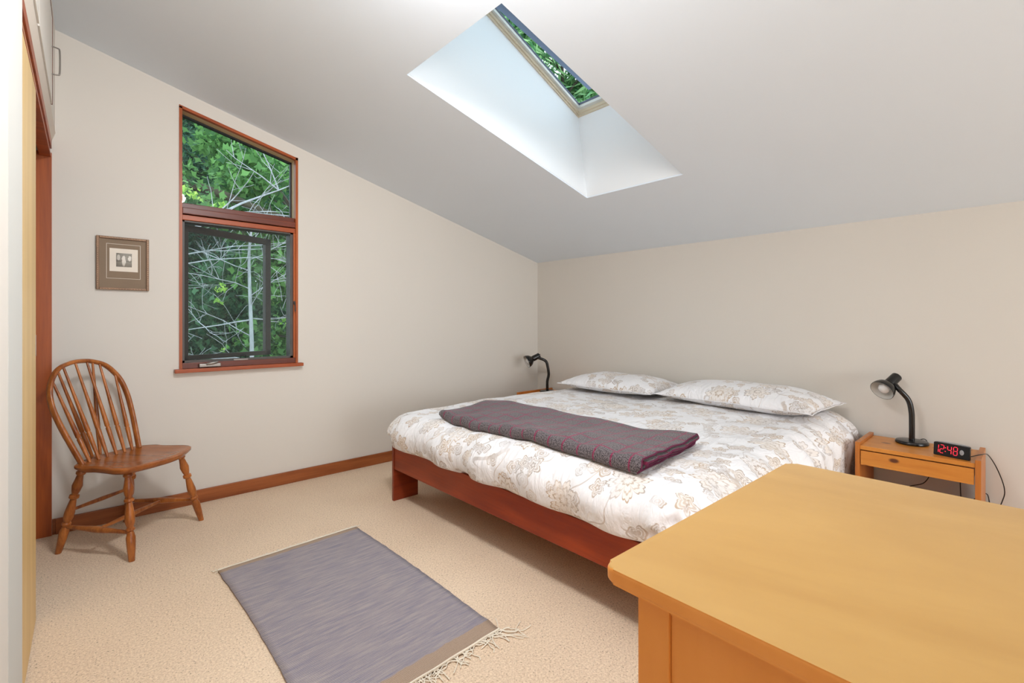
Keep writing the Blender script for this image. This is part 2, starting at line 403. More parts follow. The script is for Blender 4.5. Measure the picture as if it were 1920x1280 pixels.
# window opening corners (wall plane y = 0)
WX0, WX1 = -3.186, -2.478
WT0, WT1 = 2.503, 2.331        # top at left, at right
WB = 0.857
T = 0.16
struct('floor', box(nb(), (-4.6, -8.8, -0.12), (0.02, 0.02, 0.0)), M['carpet'])
XL = -3.753
bm = nb()
def wallA(pts): prism(bm, [(x, 0, z) for x, z in pts], (0, T, 0))
wallA([(-4.6, 0), (WX0, 0), (WX0, cz(WX0)+.1), (-4.6, cz(-4.6)+.1)])
wallA([(WX1, 0), (0, 0), (0, cz(0)+.1), (WX1, cz(WX1)+.1)])
wallA([(WX0, 0), (WX1, 0), (WX1, WB), (WX0, WB)])
wallA([(WX0, WT0), (WX1, WT1), (WX1, cz(WX1)+.1), (WX0, cz(WX0)+.1)])
struct('wall_left', bm, M['wall'])
struct('wall_right', prism(nb(), [(0, T, 0), (0, -8.8, 0), (0, -8.8, ZC+.05), (0, T, ZC+.05)], (T, 0, 0)), M['wall'])
# back wall behind the camera, its opening added for the fill light
bm = nb(); bx0, bx1, bz0, bz1 = -3.5, -0.4, 0.45, 1.85
for x0, x1, z0, z1 in ((-4.6, bx0, 0, 3.0), (bx1, 0.0, 0, 2.0), (bx0, bx1, 0, bz0)): box(bm, (x0, -8.8, z0), (x1, -8.66, z1))
prism(bm, [(bx0, -8.8, bz1), (bx1, -8.8, bz1), (bx1, -8.8, cz(bx1)+.05), (bx0, -8.8, cz(bx0)+.05)], (0, .14, 0))
struct('wall_back', bm, M['wall'])
# ceiling slab with the skylight well
HX0, HX1, HY0, HY1 = -2.421, -0.977, -2.170, -1.447
bm = nb()
def ceil(x0, x1, y0, y1):
    prism(bm, [(x0, y0, cz(x0)), (x1, y0, cz(x1)), (x1, y1, cz(x1)), (x0, y1, cz(x0))], (0, 0, .14))
e_ = 0.0015
ceil(-4.6, HX0-e_, -8.8, T); ceil(HX1+e_, T, -8.8, T); ceil(HX0-e_, HX1+e_, -8.8, HY0-e_); ceil(HX0-e_, HX1+e_, HY1+e_, T)
struct('ceiling', bm, M['ceiling'])

# ---- baseboards
BBH = 0.084
struct('baseboard_left', box(box(nb(), (-3.738, -0.016, 0), (-0.001, -0.0005, BBH), 0.003), (XL+.001, -.006, 0), (-3.738, -.0005, BBH)), M['base'])
struct('baseboard_right', box(nb(), (-0.016, -8.6, 0), (-0.0005, -0.017, BBH), 0.003), M['base'])

# ---- closet wall (turned half a degree), x = c + 0.01 y
def cw(c, y): return c + 0.01*y
def cbox(bm, c0, c1, y0, y1, z0, z1):
    p = [(cw(c0, y0), y0, z0), (cw(c1, y0), y0, z0), (cw(c1, y1), y1, z0), (cw(c0, y1), y1, z0)]
    return prism(bm, p, (0, 0, z1-z0))
DY0, DY1, DZ = -1.74, -0.022, 2.105
bm = nb()
cbox(bm, -3.85, -3.741, -8.7, -2.04, 0, 2.9)
cbox(bm, -3.85, -3.741, -2.04, 0.0, 2.175, 2.9)
struct('wall_closet', bm, M['wall'])
struct('wall_closet_back', box(nb(), (-4.6, -8.7, 0), (-4.5, 0, 3.1)), M['wall'])
struct('wall_closet_end', box(nb(), (-4.5, -2.2, 0), (-3.86, -2.06, 2.95)), M['wall'])
struct('trim_1', cbox(nb(), -3.84, -3.7405, -2.04, DY0, 0, 2.175), M['white'])
# header: cove over the brown head trim, sloped and tinted darker for underside shade
bm = nb()
ya, yb = DY0, -0.001
prism(bm, [(cw(-3.755, ya), ya, 2.125), (cw(-3.739, ya), ya, 2.175), (cw(-3.84, ya), ya, 2.175), (cw(-3.84, ya), ya, 2.125)], (cw(0, yb)-cw(0, ya), yb-ya, 0))
struct('trim_2', bm, M['taupe'])
d1 = thing('door_1', None, None, (XL-.03, -1.0, 0), 0, kind='structure')
bm = nb()
cbox(bm, -3.80, -3.753, DY0, DY1, 2.080, 2.125); cbox(bm, -3.80, -3.760, DY0, DY1, 2.050, 2.080); cbox(bm, -3.80, -3.756, DY0, DY1, 2.035, 2.050)
obj('door_header', bm, M['redwood'], d1)
obj('door_jamb', box(nb(), (-4.0, -0.022, 0), (XL, -0.0005, 2.06), 0.002), M['redwood_v'], d1)
obj('door_panel', cbox(nb(), -3.785, -3.757, DY0-.2, -1.0, 0.012, 2.06), M['door'], d1)
obj('door_catch', cbox(nb(), -3.7585, -3.7558, -1.012, -1.001, 1.02, 1.10), M['chrome'], d1)
# upper cupboard doors over the closet
for i, (y0, y1) in enumerate(((-2.02, -1.235), (-1.22, -0.42))):
    cb_ = thing('cupboard_door', ['flat cream cupboard door above the closet, nearer the camera', 'flat cream cupboard door above the closet, nearer the window wall'][i],
                'cupboard door', (-3.73, y1, 2.2), 0, 'cupboard doors above the closet')
    obj('door_panel', cbox(nb(), -3.7405, -3.735, y0, y1, 2.19, 2.60), M['wall'], cb_)
    yh = y1-.035 if i else y0+.66
    for dy in (0,):
        pth = [(cw(-3.736, yh), yh, 2.32), (cw(-3.716, yh), yh, 2.322), (cw(-3.708, yh), yh, 2.335), (cw(-3.708, yh), yh, 2.435), (cw(-3.716, yh), yh, 2.448), (cw(-3.736, yh), yh, 2.45)]
        obj('handle', tube(nb(), smooth_path(pth, 5), 0.0032, 8), M['chrome'], cb_, smooth=60)
bm = nb(); cbox(bm, -3.7405, -3.7335, -0.418, -0.410, 2.19, 2.60); cbox(bm, -3.7405, -3.7335, -2.02, -0.410, 2.602, 2.612)
struct('trim_3', bm, M['mullion'])

# ---- window 1
w1 = thing('window_1', None, None, ((WX0+WX1)/2, 0, WB), 0, kind='structure')
def sl_(x): return WT0+(WT1-WT0)*(x-WX0)/(WX1-WX0)
F = -0.006; D = 0.13     # liner from the room face to the outside
bm = nb()
lt = 0.016
box(bm, (WX0, F, WB), (WX0+lt, D, WT0-.01)); 
struct_l = obj('jamb', bm, M['redwood_v'], w1)
obj('jamb', box(nb(), (WX1-lt, F, WB), (WX1, 0.03, WT1+.004)), M['redwood_v'], w1)
obj('jamb', box(nb(), (WX1-lt, 0.03, WB), (WX1, D, WT1+.004)), M['palewood'], w1, 'pale unpainted right reveal')
hd = [(WX0, F, sl_(WX0)-.018), (WX1, F, sl_(WX1)-.018), (WX1, F, sl_(WX1)), (WX0, F, sl_(WX0))]
obj('head', prism(nb(), hd, (0, 0.03, 0)), M['redwood'], w1)
hd = [(x, .0245, z) for x, y, z in hd]
obj('head', prism(nb(), hd, (0, D-.0245, 0)), M['palewood'], w1, 'pale wood sloping head reveal')
obj('sill', box(nb(), (-3.212, -0.045, 0.834), (-2.452, D, 0.857), 0.003), M['redwood'], w1)
obj('bottom_rail', box(nb(), (WX0+lt, -0.002, 0.857), (WX1-lt, 0.05, 0.893), 0.002), M['mullion'], w1)
# mullion between the two lights
obj('mullion', box(box(nb(), (WX0+lt, -0.004, 1.828), (WX1-lt, D, 1.868), 0.004), (WX0+lt, 0.02, 1.866), (WX1-lt, D, 1.900), 0.003), M['mullion'], w1)
obj('stop', box(nb(), (WX0+lt, 0.0, 1.790), (WX1-lt, D, 1.822), 0.003), M['redwood'], w1)
obj('stop', box(nb(), (WX1-lt-.014, 0.0, 0.893), (WX1-lt, 0.05, 1.790), 0.002), M['redwood_v'], w1)
# upper fixed light: dark seal and pane
gx0, gx1 = WX0+lt, WX1-lt
bm = nb()
prism(bm, [(gx0, .085, sl_(gx0)-.028), (gx1, .085, sl_(gx1)-.028), (gx1, .085, sl_(gx1)-.018), (gx0, .085, sl_(gx0)-.018)], (0, .03, 0))
box(bm, (gx0, .085, 1.895), (gx0+.006, .115, sl_(gx0)-.02)); box(bm, (gx1-.008, .085, 1.895), (gx1, .115, sl_(gx1)-.02)); box(bm, (gx0, .085, 1.895), (gx1, .115, 1.902))
obj('glazing_bead', bm, M['black'], w1)
obj('pane', prism(nb(), [(gx0, .1, 1.895), (gx1, .1, 1.895), (gx1, .1, sl_(gx1)-.02), (gx0, .1, sl_(gx0)-.02)], (0, .004, 0)), M['glass'], w1)
# lower light: grey frame with insect screen, sash swung open outwards
lx0, lx1, lz0, lz1 = gx0, gx1-.014, 0.893, 1.790
bm = nb(); fw = 0.018
box(bm, (lx0, .012, lz0), (lx0+.014, .045, lz1)); box(bm, (lx1-fw, .012, lz0), (lx1, .045, lz1))
box(bm, (lx0, .012, lz0), (lx1, .045, lz0+.014)); box(bm, (lx0, .012, lz1-.010), (lx1, .045, lz1))
fr = obj('screen_frame', bm, M['bronze2'], w1)
obj('insect_screen', box(nb(), (lx0+.014, .028, lz0+.014), (lx1-fw, .0285, lz1-.01)), M['screen'], w1)
obj('outer_frame', box(box(box(box(nb(), (lx0, .05, lz0), (lx0+.012, .13, lz1)), (lx1-.010, .05, lz0), (lx1, .13, lz1)), (lx0, .05, lz0), (lx1, .13, lz0+.006)), (lx0, .05, lz1-.006), (lx1, .13, lz1)), M['bronze'], w1)
R = Matrix.Translation((lx0+.014, .085, 0)) @ Matrix.Rotation(math.radians(23), 4, 'Z')
sw = lx1-lx0-.02; s0, s1 = lz0+.010, lz1-.012; st = .042
bm = nb()
box(bm, (0, 0, s0), (st-.006, .035, s1), .002); box(bm, (sw-st, 0, s0), (sw, .035, s1), .002); box(bm, (0, 0, s0), (sw, .035, s0+st-.012), .002); box(bm, (0, 0, s1-st), (sw, .035, s1), .002)
bm.transform(R); sash = obj('open_sash', bm, M['bronze'], w1)
bm = nb(); box(bm, (st-.008, .016, s0+.03), (sw-st+.002, .020, s1-st+.002)); bm.transform(R)
obj('pane', bm, M['glass'], sash)
# crank operator, lock lever, screen clip
bm = nb(); box(bm, (-3.085, -.030, .862), (-2.965, -.002, .884), .004); ck = obj('crank', bm, M['chrome'], w1)
obj('crank_handle', tube(nb(), [(-3.045, -.036, .882), (-3.01, -.044, .888), (-2.985, -.04, .894)], [.007, .009, .005], 10), M['chrome'], ck, smooth=50)
obj('lock_lever', box(tube(nb(), [(WX1-.024, -.012, 1.285), (WX1-.024, -.02, 1.27), (WX1-.024, -.022, 1.225)], .004, 8), (WX1-.030, -.003, 1.275), (WX1-.018, 0.004, 1.30)), M['bronze'], w1)
obj('screen_clip', tube(nb(), [(-2.845, .01, .907), (-2.845, .005, .93), (-2.815, .005, .93), (-2.815, .01, .907)], .0022, 6), M['black'], w1)
obj('latch_plate', box(nb(), (-2.885, .003, .895), (-2.80, .012, .902)), M['chrome'], w1)

# ---- skylight
USL = 0.427
uz = lambda x: 2.575 + USL*(-1.073-x)
UX0, UX1 = -2.30, -1.073
bm = nb()
t_ = 0.02
lo = {(0, 0): (HX0, HY0), (1, 0): (HX1, HY0), (1, 1): (HX1, HY1), (0, 1): (HX0, HY1)}
up_ = {(0, 0): (UX0, HY0), (1, 0): (UX1, HY0), (1, 1): (UX1, HY1), (0, 1): (UX0, HY1)}
for a, b, n in (((0, 0), (1, 0), (0, -1)), ((1, 0), (1, 1), (1, 0)), ((1, 1), (0, 1), (0, 1)), ((0, 1), (0, 0), (-1, 0))):
    P = [(*lo[a], cz(lo[a][0])+.009), (*lo[b], cz(lo[b][0])+.009), (*up_[b], uz(up_[b][0])), (*up_[a], uz(up_[a][0]))]
    prism(bm, P, (n[0]*t_, n[1]*t_, 0))
struct('trim_4', bm, M['shaft'], 'white painted skylight well')
w2 = thing('window_2', None, None, (-1.7, -1.81, uz(-1.7)), 0, kind='structure')
def ring(bm, x0, x1, y0, y1, wd, h0, h1, zf=uz):
    for a, b, c_, d_ in ((x0, x1, y0, y0+wd), (x0, x1, y1-wd, y1), (x0, x0+wd, y0+wd, y1-wd), (x1-wd, x1, y0+wd, y1-wd)):
        prism(bm, [(a, c_, zf(a)+h0), (b, c_, zf(b)+h0), (b, d_, zf(b)+h0), (a, d_, zf(a)+h0)], (0, 0, h1-h0))
    return bm
CR = plain('aged_cream_frame', S(214, 200, 176), 0.5); WF = plain('white_skylight_sash', S(214, 214, 208), 0.5); GF = plain('slate_flashing', S(84, 92, 108), 0.5)
obj('frame', ring(ring(nb(), UX0-.01, UX1+.01, HY0-.01, HY1+.01, .018, 0, .014), UX0-.01, UX1+.01, HY0-.01, HY1+.01, .026, .014, .032), CR, w2)
obj('inner_frame', ring(nb(), UX0+.012, UX1-.012, HY0+.012, HY1-.012, .022, .034, .052), WF, w2)
obj('gasket', ring(nb(), UX0+.026, UX1-.026, HY0+.026, HY1-.026, .010, .053, .066), GF, w2)
# vent sash hinged at the ridge end and propped open
oz = lambda x: uz(x)+.034+.201*(x-UX0)
obj('vent_sash', ring(nb(), UX0-.03, UX1+.14, HY0-.02, HY1+.02, .050, 0, .045, oz), GF, w2)
bm = nb(); prism(bm, [(UX0, HY0+.02, oz(UX0)+.03), (UX1+.10, HY0+.02, oz(UX1+.10)+.03), (UX1+.10, HY1-.02, oz(UX1+.10)+.03), (UX0, HY1-.02, oz(UX0)+.03)], (0, 0, .004))
obj('pane', bm, M['glass'], w2)

# ------------------------------------------------------------------ outside
tag(obj('ground', box(nb(), (-30, 0.6, -3.2), (40, 45, -3.0)), M['ground']), 'dim forest floor under the trees outside the window', 'ground', kind='structure')
def foliage(clumps, n, size, seed, droop=0.0, thin=0.55):
    rnd = random.Random(seed); vs = []; fs = []
    shape = [(0, 0), (.35, .32), (.55, .12), (1, 0), (.55, -.12), (.35, -.32)] if thin > .3 else [(0, 0), (.4, thin/2), (1, 0), (.4, -thin/2)]
    tot = sum(c[3]**2 for c in clumps)
    for (x, y, z, r) in clumps:
        for _ in range(int(n*r*r/tot)):
            d = Vector((rnd.gauss(0, 1), rnd.gauss(0, 1), rnd.gauss(0, 1))).normalized()*r*(rnd.random()**.45)
            p = Vector((x, y, z))+Vector((d.x, d.y, d.z*.72))
            a = Vector((rnd.gauss(0, 1), rnd.gauss(0, 1), rnd.gauss(0, .5)-droop)).normalized()
            b = a.cross(Vector((rnd.gauss(0, 1), rnd.gauss(0, 1), rnd.gauss(0, 1)))).normalized()
            s = size*rnd.uniform(.6, 1.3); k = len(vs)
            for (u, v) in shape: vs.append(p+a*(u*s)+b*(v*s*(2.0 if thin > .3 else 1)*1.0))
            fs.append(tuple(range(k, k+len(shape))))
    return vs, fs
def leafmesh(name, vf, m, parent):
    vs, fs = vf; o0 = rootmat(parent).translation
    me = bpy.data.meshes.new(name); me.from_pydata([v-o0 for v in vs], [], fs); me.materials.append(m)
    o = bpy.data.objects.new(name, me); C.objects.link(o); o.parent = parent; return o
def branchy(bm, p, d, length, r, depth, rnd, kink=.35, nch=3):
    pts = [Vector(p)]; d = Vector(d).normalized(); n = 6
    for i in range(n):
        d = (d+Vector((rnd.gauss(0, kink*.35), rnd.gauss(0, kink*.35), rnd.gauss(0, kink*.35)))).normalized()
        pts.append(pts[-1]+d*length/n)
    tube(bm, pts, [max(r*.62*(1-.75*i/n), .0022) for i in range(n+1)], 5 if depth < 2 else 7)
    if depth > 0:
        for _ in range(nch):
            i = rnd.randint(1, n-1); q = Vector((rnd.gauss(0, 1), rnd.gauss(0, 1), rnd.gauss(0.1, .7))).normalized()
            branchy(bm, pts[i], d*.7+q*.8, length*rnd.uniform(.35, .62), max(r*.5, .003), depth-1, rnd, kink, nch)
def tree(label, base, h, r, clumps, n, size, lm, bark, seed, name='leafy_tree', droop=0.0, thin=.55):
    t = thing(name, label, 'tree', base, 0, 'trees outside the window')
    b = Vector(base); rnd = random.Random(seed); bm = nb()
    pts = smooth_path([b, b+Vector((rnd.uniform(-.15, .15), rnd.uniform(-.15, .15), h*.4)), b+Vector((rnd.uniform(-.3, .3), rnd.uniform(-.2, .2), h*.75)), b+Vector((rnd.uniform(-.3, .3), 0, h))], 4)
    tube(bm, pts, [r*(1-.8*i/(len(pts)-1)) for i in range(len(pts))], 10)
    for (x, y, z, cr) in clumps[::2]:
        a = min(pts, key=lambda q: (q-Vector((x, y, z-cr))).length); e = Vector((x, y, z))
        tube(bm, smooth_path([a, a.lerp(e, .5)+Vector((0, 0, .15)), e], 3), [r*.30*(1-.12*i) for i in range(7)], 6)
    obj('trunk', bm, bark, t, smooth=60)
    leafmesh('foliage', foliage(clumps, n, size, seed, droop, thin), lm, t)
    return t
def cl(cx, cy, cz0, cz1, rx, ry, k, rmin, rmax, seed):
    rnd = random.Random(seed); return [(cx+rnd.uniform(-rx, rx), cy+rnd.uniform(-ry, ry), rnd.uniform(cz0, cz1), rnd.uniform(rmin, rmax)) for _ in range(k)]
tree('bright green maple with loose leaves just outside the right side of the window', (-0.3, 6.2, -3), 6.0, .10, cl(-.6, 6.2, -.6, 4.6, 1.0, .9, 20, .5, .9, 1), 9000, .12, M['leaf'], M['bark'], 11)
tree('green maple filling the lower left of the window view', (-2.6, 7.4, -3), 5.0, .10, cl(-2.0, 7.4, -1.4, 2.4, 1.1, .8, 18, .5, .9, 2), 8000, .12, M['leaf2'], M['bark'], 12)
tree('blue green fir with fine needles behind the bare tree', (-.7, 10.5, -3), 11, .20, cl(-.6, 10.5, .5, 8.5, 1.9, 1.0, 34, .7, 1.2, 3), 26000, .17, M['needle'], M['darkbark'], 13, 'fir_tree', .3, .12)
tree('dark green tree farthest back on the left of the window view', (-2.2, 12.5, -3), 10, .2, cl(-1.9, 12.5, -1.5, 8.0, 1.6, 1.2, 30, .9, 1.4, 4), 14000, .22, M['leaf2'], M['bark'], 14)
tree('tall green tree farthest back on the right of the window view', (2.2, 13.0, -3), 10, .2, cl(1.7, 13.0, -2, 8.5, 2.0, 1.2, 32, .9, 1.5, 5), 15000, .22, M['leaf'], M['bark'], 15)
tree('green maple at the extreme left edge of the window view', (-4.6, 9.5, -3), 9, .16, cl(-4.2, 9.5, -1.5, 6.5, 1.6, 1.0, 24, .7, 1.2, 33), 9000, .18, M['leaf2'], M['bark'], 18)
tree('hazy green tree far behind the others', (-.5, 19.0, -3), 14, .3, cl(-1.5, 19, -2.5, 10, 7.5, 1.0, 90, 1.1, 1.8, 31), 32000, .34, M['leaf2'], M['bark'], 17)
tree('drooping green tree seen through the open skylight', (3.4, 2.6, -3), 9.5, .11, cl(3.4, 2.3, 3.6, 8.6, 1.8, 1.5, 44, .6, 1.1, 6), 60000, .26, M['leafsky'], M['bark'], 16, 'leafy_tree', .8, .16)
# bare grey tree close to the window
bt = thing('bare_tree', 'bare pale grey dead tree with tangled twigs close outside the window', 'tree', (-1.90, 3.6, -3), 0)
rnd = random.Random(5); bm = nb()
TR = [(-1.90, 3.6, -3), (-1.92, 3.62, -1), (-1.90, 3.6, .6), (-1.92, 3.6, 1.4), (-1.93, 3.62, 2.1), (-1.88, 3.6, 2.6)]
pts = smooth_path(TR, 4); tube(bm, pts, [.038*(1-.7*i/len(pts)) for i in range(len(pts))], 9)
for z, dx, dy, dz, L, r in ((.62, -1, -.1, .22, 1.3, .017), (.60, 1, 0, -.03, 1.3, .014), (.95, -1, .1, .45, 1.2, .012), (1.18, -1, -.2, -.05, 1.2, .018), (1.2, 1, .1, .02, 1.0, .014),
                            (1.5, 1, 0, .7, 1.0, .012), (1.6, -1, -.1, .5, 1.2, .012), (1.85, -1, 0, .35, 1.1, .012), (2.0, 1, .1, .5, 1.1, .010), (2.2, .6, .2, 1, .8, .009), (1.35, .3, -.4, .9, .7, .009)):
    q = min(pts, key=lambda v: abs(v.z-z)); branchy(bm, (q.x, q.y, z), (dx, dy, dz), L, r, 2, rnd, .32, 4)
for a, d, L, r in (((-2.75, 3.3, 2.2), (1, .1, .75), 1.7, .035), ((-2.75, 3.3, 1.95), (1, .05, .33), 1.9, .016), ((-2.7, 3.3, 1.85), (1, 0, .28), 1.6, .014), ((-2.5, 3.4, 2.55), (1, .1, .22), 1.6, .018), ((-2.6, 3.4, .35), (1, 0, -.1), 1.9, .018)):
    branchy(bm, a, d, L, r, 2, rnd, .22, 4)
# a limb that carries those boughs, off to the left of the view
tube(bm, smooth_path([(-1.90, 3.6, -2.4), (-2.5, 3.4, -1.0), (-2.72, 3.32, .35), (-2.78, 3.3, 1.9), (-2.6, 3.4, 2.6)], 5), [.045-.0014*i for i in range(21)], 8)
obj('branches', bm, M['twig'], bt, smooth=60)
leafmesh('last_leaves', foliage([(-2.30, 3.5, 1.60, .10), (-2.32, 3.5, 1.42, .06), (-2.28, 3.4, .80, .06), (-2.62, 3.4, 2.75, .12), (-1.5, 3.6, 1.15, .08), (-2.35, 3.5, 2.65, .08)], 90, .06, 3), M['leafy'], bt)
db = thing('oak_tree', 'dark mossy tree limb crossing the upper pane of the window', 'tree', (-4.4, 5.0, -3), 0)
bm = nb(); tube(bm, smooth_path([(-4.4, 5.0, -3), (-4.35, 5.0, 0), (-4.2, 5.0, 3.0), (-3.2, 4.9, 3.25), (-2.1, 4.9, 3.15), (-1.2, 5.0, 2.95), (-.6, 5.1, 3.0)], 5), [.20]*6+[.18, .16, .13, .11, .10, .09, .085, .08, .08, .075, .075, .07, .07, .07, .065, .065, .06, .06, .05, .05, .04, .03, .03, .02, .02], 10)
rnd = random.Random(9)
for x in (-3.0, -2.4, -1.9, -1.6, -1.3, -1.0): branchy(bm, (x, 4.95, 3.1), (rnd.uniform(.2, 1), rnd.uniform(-.3, .3), rnd.choice((-1, 1))*rnd.uniform(.3, 1)), .9, .015, 2, rnd, .4, 3)
obj('trunk', bm, M['darkbark'], db, smooth=60)
leafmesh('foliage', foliage(cl(-2.2, 5.1, 2.4, 4.6, 1.2, .5, 8, .25, .5, 8), 900, .10, 21), M['leaf'], db)

# ------------------------------------------------------------------ bed
BY0, BY1, BX = -0.800, -2.82, -2.152     # left side, right side, foot
bed = thing('bed', 'low cherry wood platform bed with floral duvet against the wall', 'bed', (-1.08, -1.81, 0))
obj('foot_rail', box(nb(), (BX, BY1+.02, .205), (BX+.022, BY0-.019, .350), .002), M['cherry'], bed)
for y in (BY0-.018, BY1):
    obj('side_rail', box(nb(), (BX+.19, y, .205), (-.03, y+.018, .350), .002), M['cherry_x'], bed)
    for x0, x1 in ((BX-.004, BX+.175), (-.20, -.025)):
        obj('leg', box(nb(), (x0, y-.001, 0), (x1, y+.021, .378), .002), M['cherry_x'], bed)
obj('head_rail', box(nb(), (-.048, BY1+.02, .205), (-.026, BY0-.02, .345), .002), M['cherry'], bed)
obj('platform', box(nb(), (BX+.024, BY1+.019, .245), (-.05, BY0-.020, .262)), M['pine_x'], bed)
obj('cross_rail', box(nb(), (-1.1, BY1+.25, 0), (-1.06, BY0-.25, .244)), M['cherry'], bed)
tag(obj('mattress', box(nb(), (BX+.075, BY1+.06, .263), (-.06, BY0-.06, .50), .05, 4), M['mattress'], smooth=50), 'white mattress under the floral duvet on the bed', 'mattress')
# duvet: flat sheet with rounded drop over foot and sides
def uvmesh(name, grid, uvs, m, parent=None, solid=0.0, sub=0, offset=1.0):
    nu, nv = len(grid), len(grid[0]); o0 = rootmat(parent).inverted() if parent else Matrix()
    vs = [o0 @ Vector(p) for row in grid for p in row]
    fs = [(i*nv+j, (i+1)*nv+j, (i+1)*nv+j+1, i*nv+j+1) for i in range(nu-1) for j in range(nv-1)]
    me = bpy.data.meshes.new(name); me.from_pydata(vs, [], fs)
    ul = me.uv_layers.new(name='UVMap'); fl = [u for row in uvs for u in row]
    for lp in me.loops: ul.data[lp.index].uv = fl[lp.vertex_index]
    for p in me.polygons: p.use_smooth = True
    me.materials.append(m); o = bpy.data.objects.new(name, me); C.objects.link(o)
    if parent: o.parent = parent
    if solid:
        s = o.modifiers.new('thickness', 'SOLIDIFY'); s.thickness = solid; s.offset = offset
    if sub:
        s = o.modifiers.new('smooth', 'SUBSURF'); s.levels = sub; s.render_levels = sub
    return o
def nz(x, y, s=1.0, o=0.0): return noise.noise(Vector((x*s+o, y*s-o, o)))
ZT = .575
def duvet_pt(px, py):
    """rest position on the sheet -> place on the bed"""
    R_ = .13
    x_in, yl, yr = BX+.08, BY0-.08, BY1+.13
    ex = max(0, x_in-px); eyl = max(0, py-yl); eyr = max(0, yr-py)
    ey = eyl if eyl > 0 else -eyr
    e = math.hypot(ex, ey)
    cx_, cy_ = max(px, x_in), min(max(py, yr), yl)
    zt = ZT+.016*nz(px, py, 2.2)+.008*nz(px, py, 6, 3)+.010*math.sin(px*3+py*1.3)
    de = min(py-yr if py > yr else 9, px-x_in if px > x_in else 9)      # puckers running in from the draped edges
    if e < 1e-6:
        zt += .006*math.exp(-de/.16)*(math.sin((px if py-yr < px-x_in else py)*34+2*nz(px, py, 4))+.6*nz(px, py, 14))
        return Vector((px, py, zt))
    dx, dy = -ex/e, ey/e
    th = min(e/R_, PI/2*0.98)
    out = R_*math.sin(th); z = zt-R_*(1-math.cos(th)); rest = max(0, e-R_*PI/2*.98)
    z -= rest*.985
    per = px*abs(dy)+py*abs(dx)
    right = 1.0 if ey < 0 and abs(dy) > .5 else 0.0
    amp = (.034 if right else .012)*min(1, e/.20)
    fold = amp*(math.sin(per*(34 if right else 17)+3*nz(per, 0, 2.5))+.7*nz(per, z, 9, 5))
    flare = rest*(.10 if right else -.06)
    bul = .018*math.exp(-((e-.20)/.08)**2)
    out += fold+flare+bul
    p = Vector((cx_+dx*out, cy_+dy*out, z))
    if z < .36 and not right and ex > 0: p.x = max(p.x, BX+.026)
    if z < .42 and ey > 0: p.y = min(p.y, BY0-.026)
    if z < .46 and ey < 0: p.y = min(p.y, BY1-.030) if abs(dy) > .5 else p.y
    if z < .42 and ey != 0 and ex > 0: p.x = max(p.x, BX+.03)
    return p
nu, nv = 110, 130
x_end = -.03
ped = []
g = []; uv = []
PX0, PX1 = BX+.10-.345, x_end
PY0, PY1 = BY0-.10+.33, BY1+.15-.62
for i in range(nu+1):
    a = i/nu; px = PX0+(PX1-PX0)*a; row = []; ur = []
    for j in range(nv+1):
        b = j/nv; py = PY0+(PY1-PY0)*b
        row.append(duvet_pt(px, py)); ur.append((px+3, py+4))
    g.append(row); uv.append(ur)
dv = uvmesh('duvet', g, uv, M['floral'], None, .022, 1, 1)
tag(dv, 'white duvet with beige floral print spread over the bed', 'duvet')

# pillows
def pillow(label, c, rot, L, W, H, tilt=0.0, seed=0):
    n = 30; bm = nb(); vs = {}
    uvl = bm.loops.layers.uv.new('UVMap')
    Rm = Matrix.Translation(c) @ Matrix.Rotation(rot, 4, 'Z') @ Matrix.Rotation(tilt, 4, 'X')
    root = thing('pillow', label, 'pillow', (c[0], c[1], c[2]-.05), 0, 'pillows at the head of the bed')
    def pt(u, v, s):
        pin = 1-.035*(1-abs(v)**3)*abs(u)**6; pin2 = 1-.05*(1-abs(u)**3)*abs(v)**6
        x = u*L/2*pin; y = v*W/2*pin2
        h = (max(0, 1-abs(u)**3.2)**.62)*(max(0, 1-abs(v)**2.6)**.62)
        z = s*H/2*h*(1.25 if s > 0 else .62)+.012*nz(u*1.3+seed, v*1.3, 1.6)*h+.006*nz(u*4+seed, v*4, 1.2)
        return Vector((x, y, z))
    for s in (1, -1):
        for i in range(n+1):
            for j in range(n+1):
                u = -1+2*i/n; v = -1+2*j/n
                if s < 0 and (i in (0, n) or j in (0, n)): vs[s, i, j] = vs[1, i, j]; continue
                vs[s, i, j] = bm.verts.new(Rm @ pt(u, v, s))
        for i in range(n):
            for j in range(n):
                q = [vs[s, i, j], vs[s, i+1, j], vs[s, i+1, j+1], vs[s, i, j+1]]
                try: f = bm.faces.new(q if s > 0 else q[::-1])
                except ValueError: continue
                ij = ((i, j), (i+1, j), (i+1, j+1), (i, j+1)); ij = ij if s > 0 else ij[::-1]
                for lp, (a, b) in zip(f.loops, ij): lp[uvl].uv = (a/n*L+seed*.7, b/n*W+seed*.3+(2 if s < 0 else 0))
    me_o = obj('pillowcase', bm, M['floral'], root, smooth=180)
    m_ = me_o.modifiers.new('s', 'SUBSURF'); m_.levels = 1; m_.render_levels = 1
    bm = nb(); pth = []
    for k in range(4*24):
        q = k/24; sd = int(q); f = -1+2*(q-sd)
        u, v = ((f, -1), (1, f), (-f, 1), (-1, -f))[sd]; pth.append(Rm @ (pt(u, v, 1)))
    pth.append(pth[0]); tube(bm, pth, .0028, 6, False)
    obj('seam', bm, M['floral'], root, smooth=60)
    return root
pillow('floral pillow on the left side of the bed by the far lamp', (-.36, -1.30, .63), math.radians(91), .88, .56, .15, math.radians(0), 1)
pillow('floral pillow on the right side of the bed by the alarm clock', (-.34, -2.27, .635), math.radians(87), 1.02, .58, .17, math.radians(0), 4)

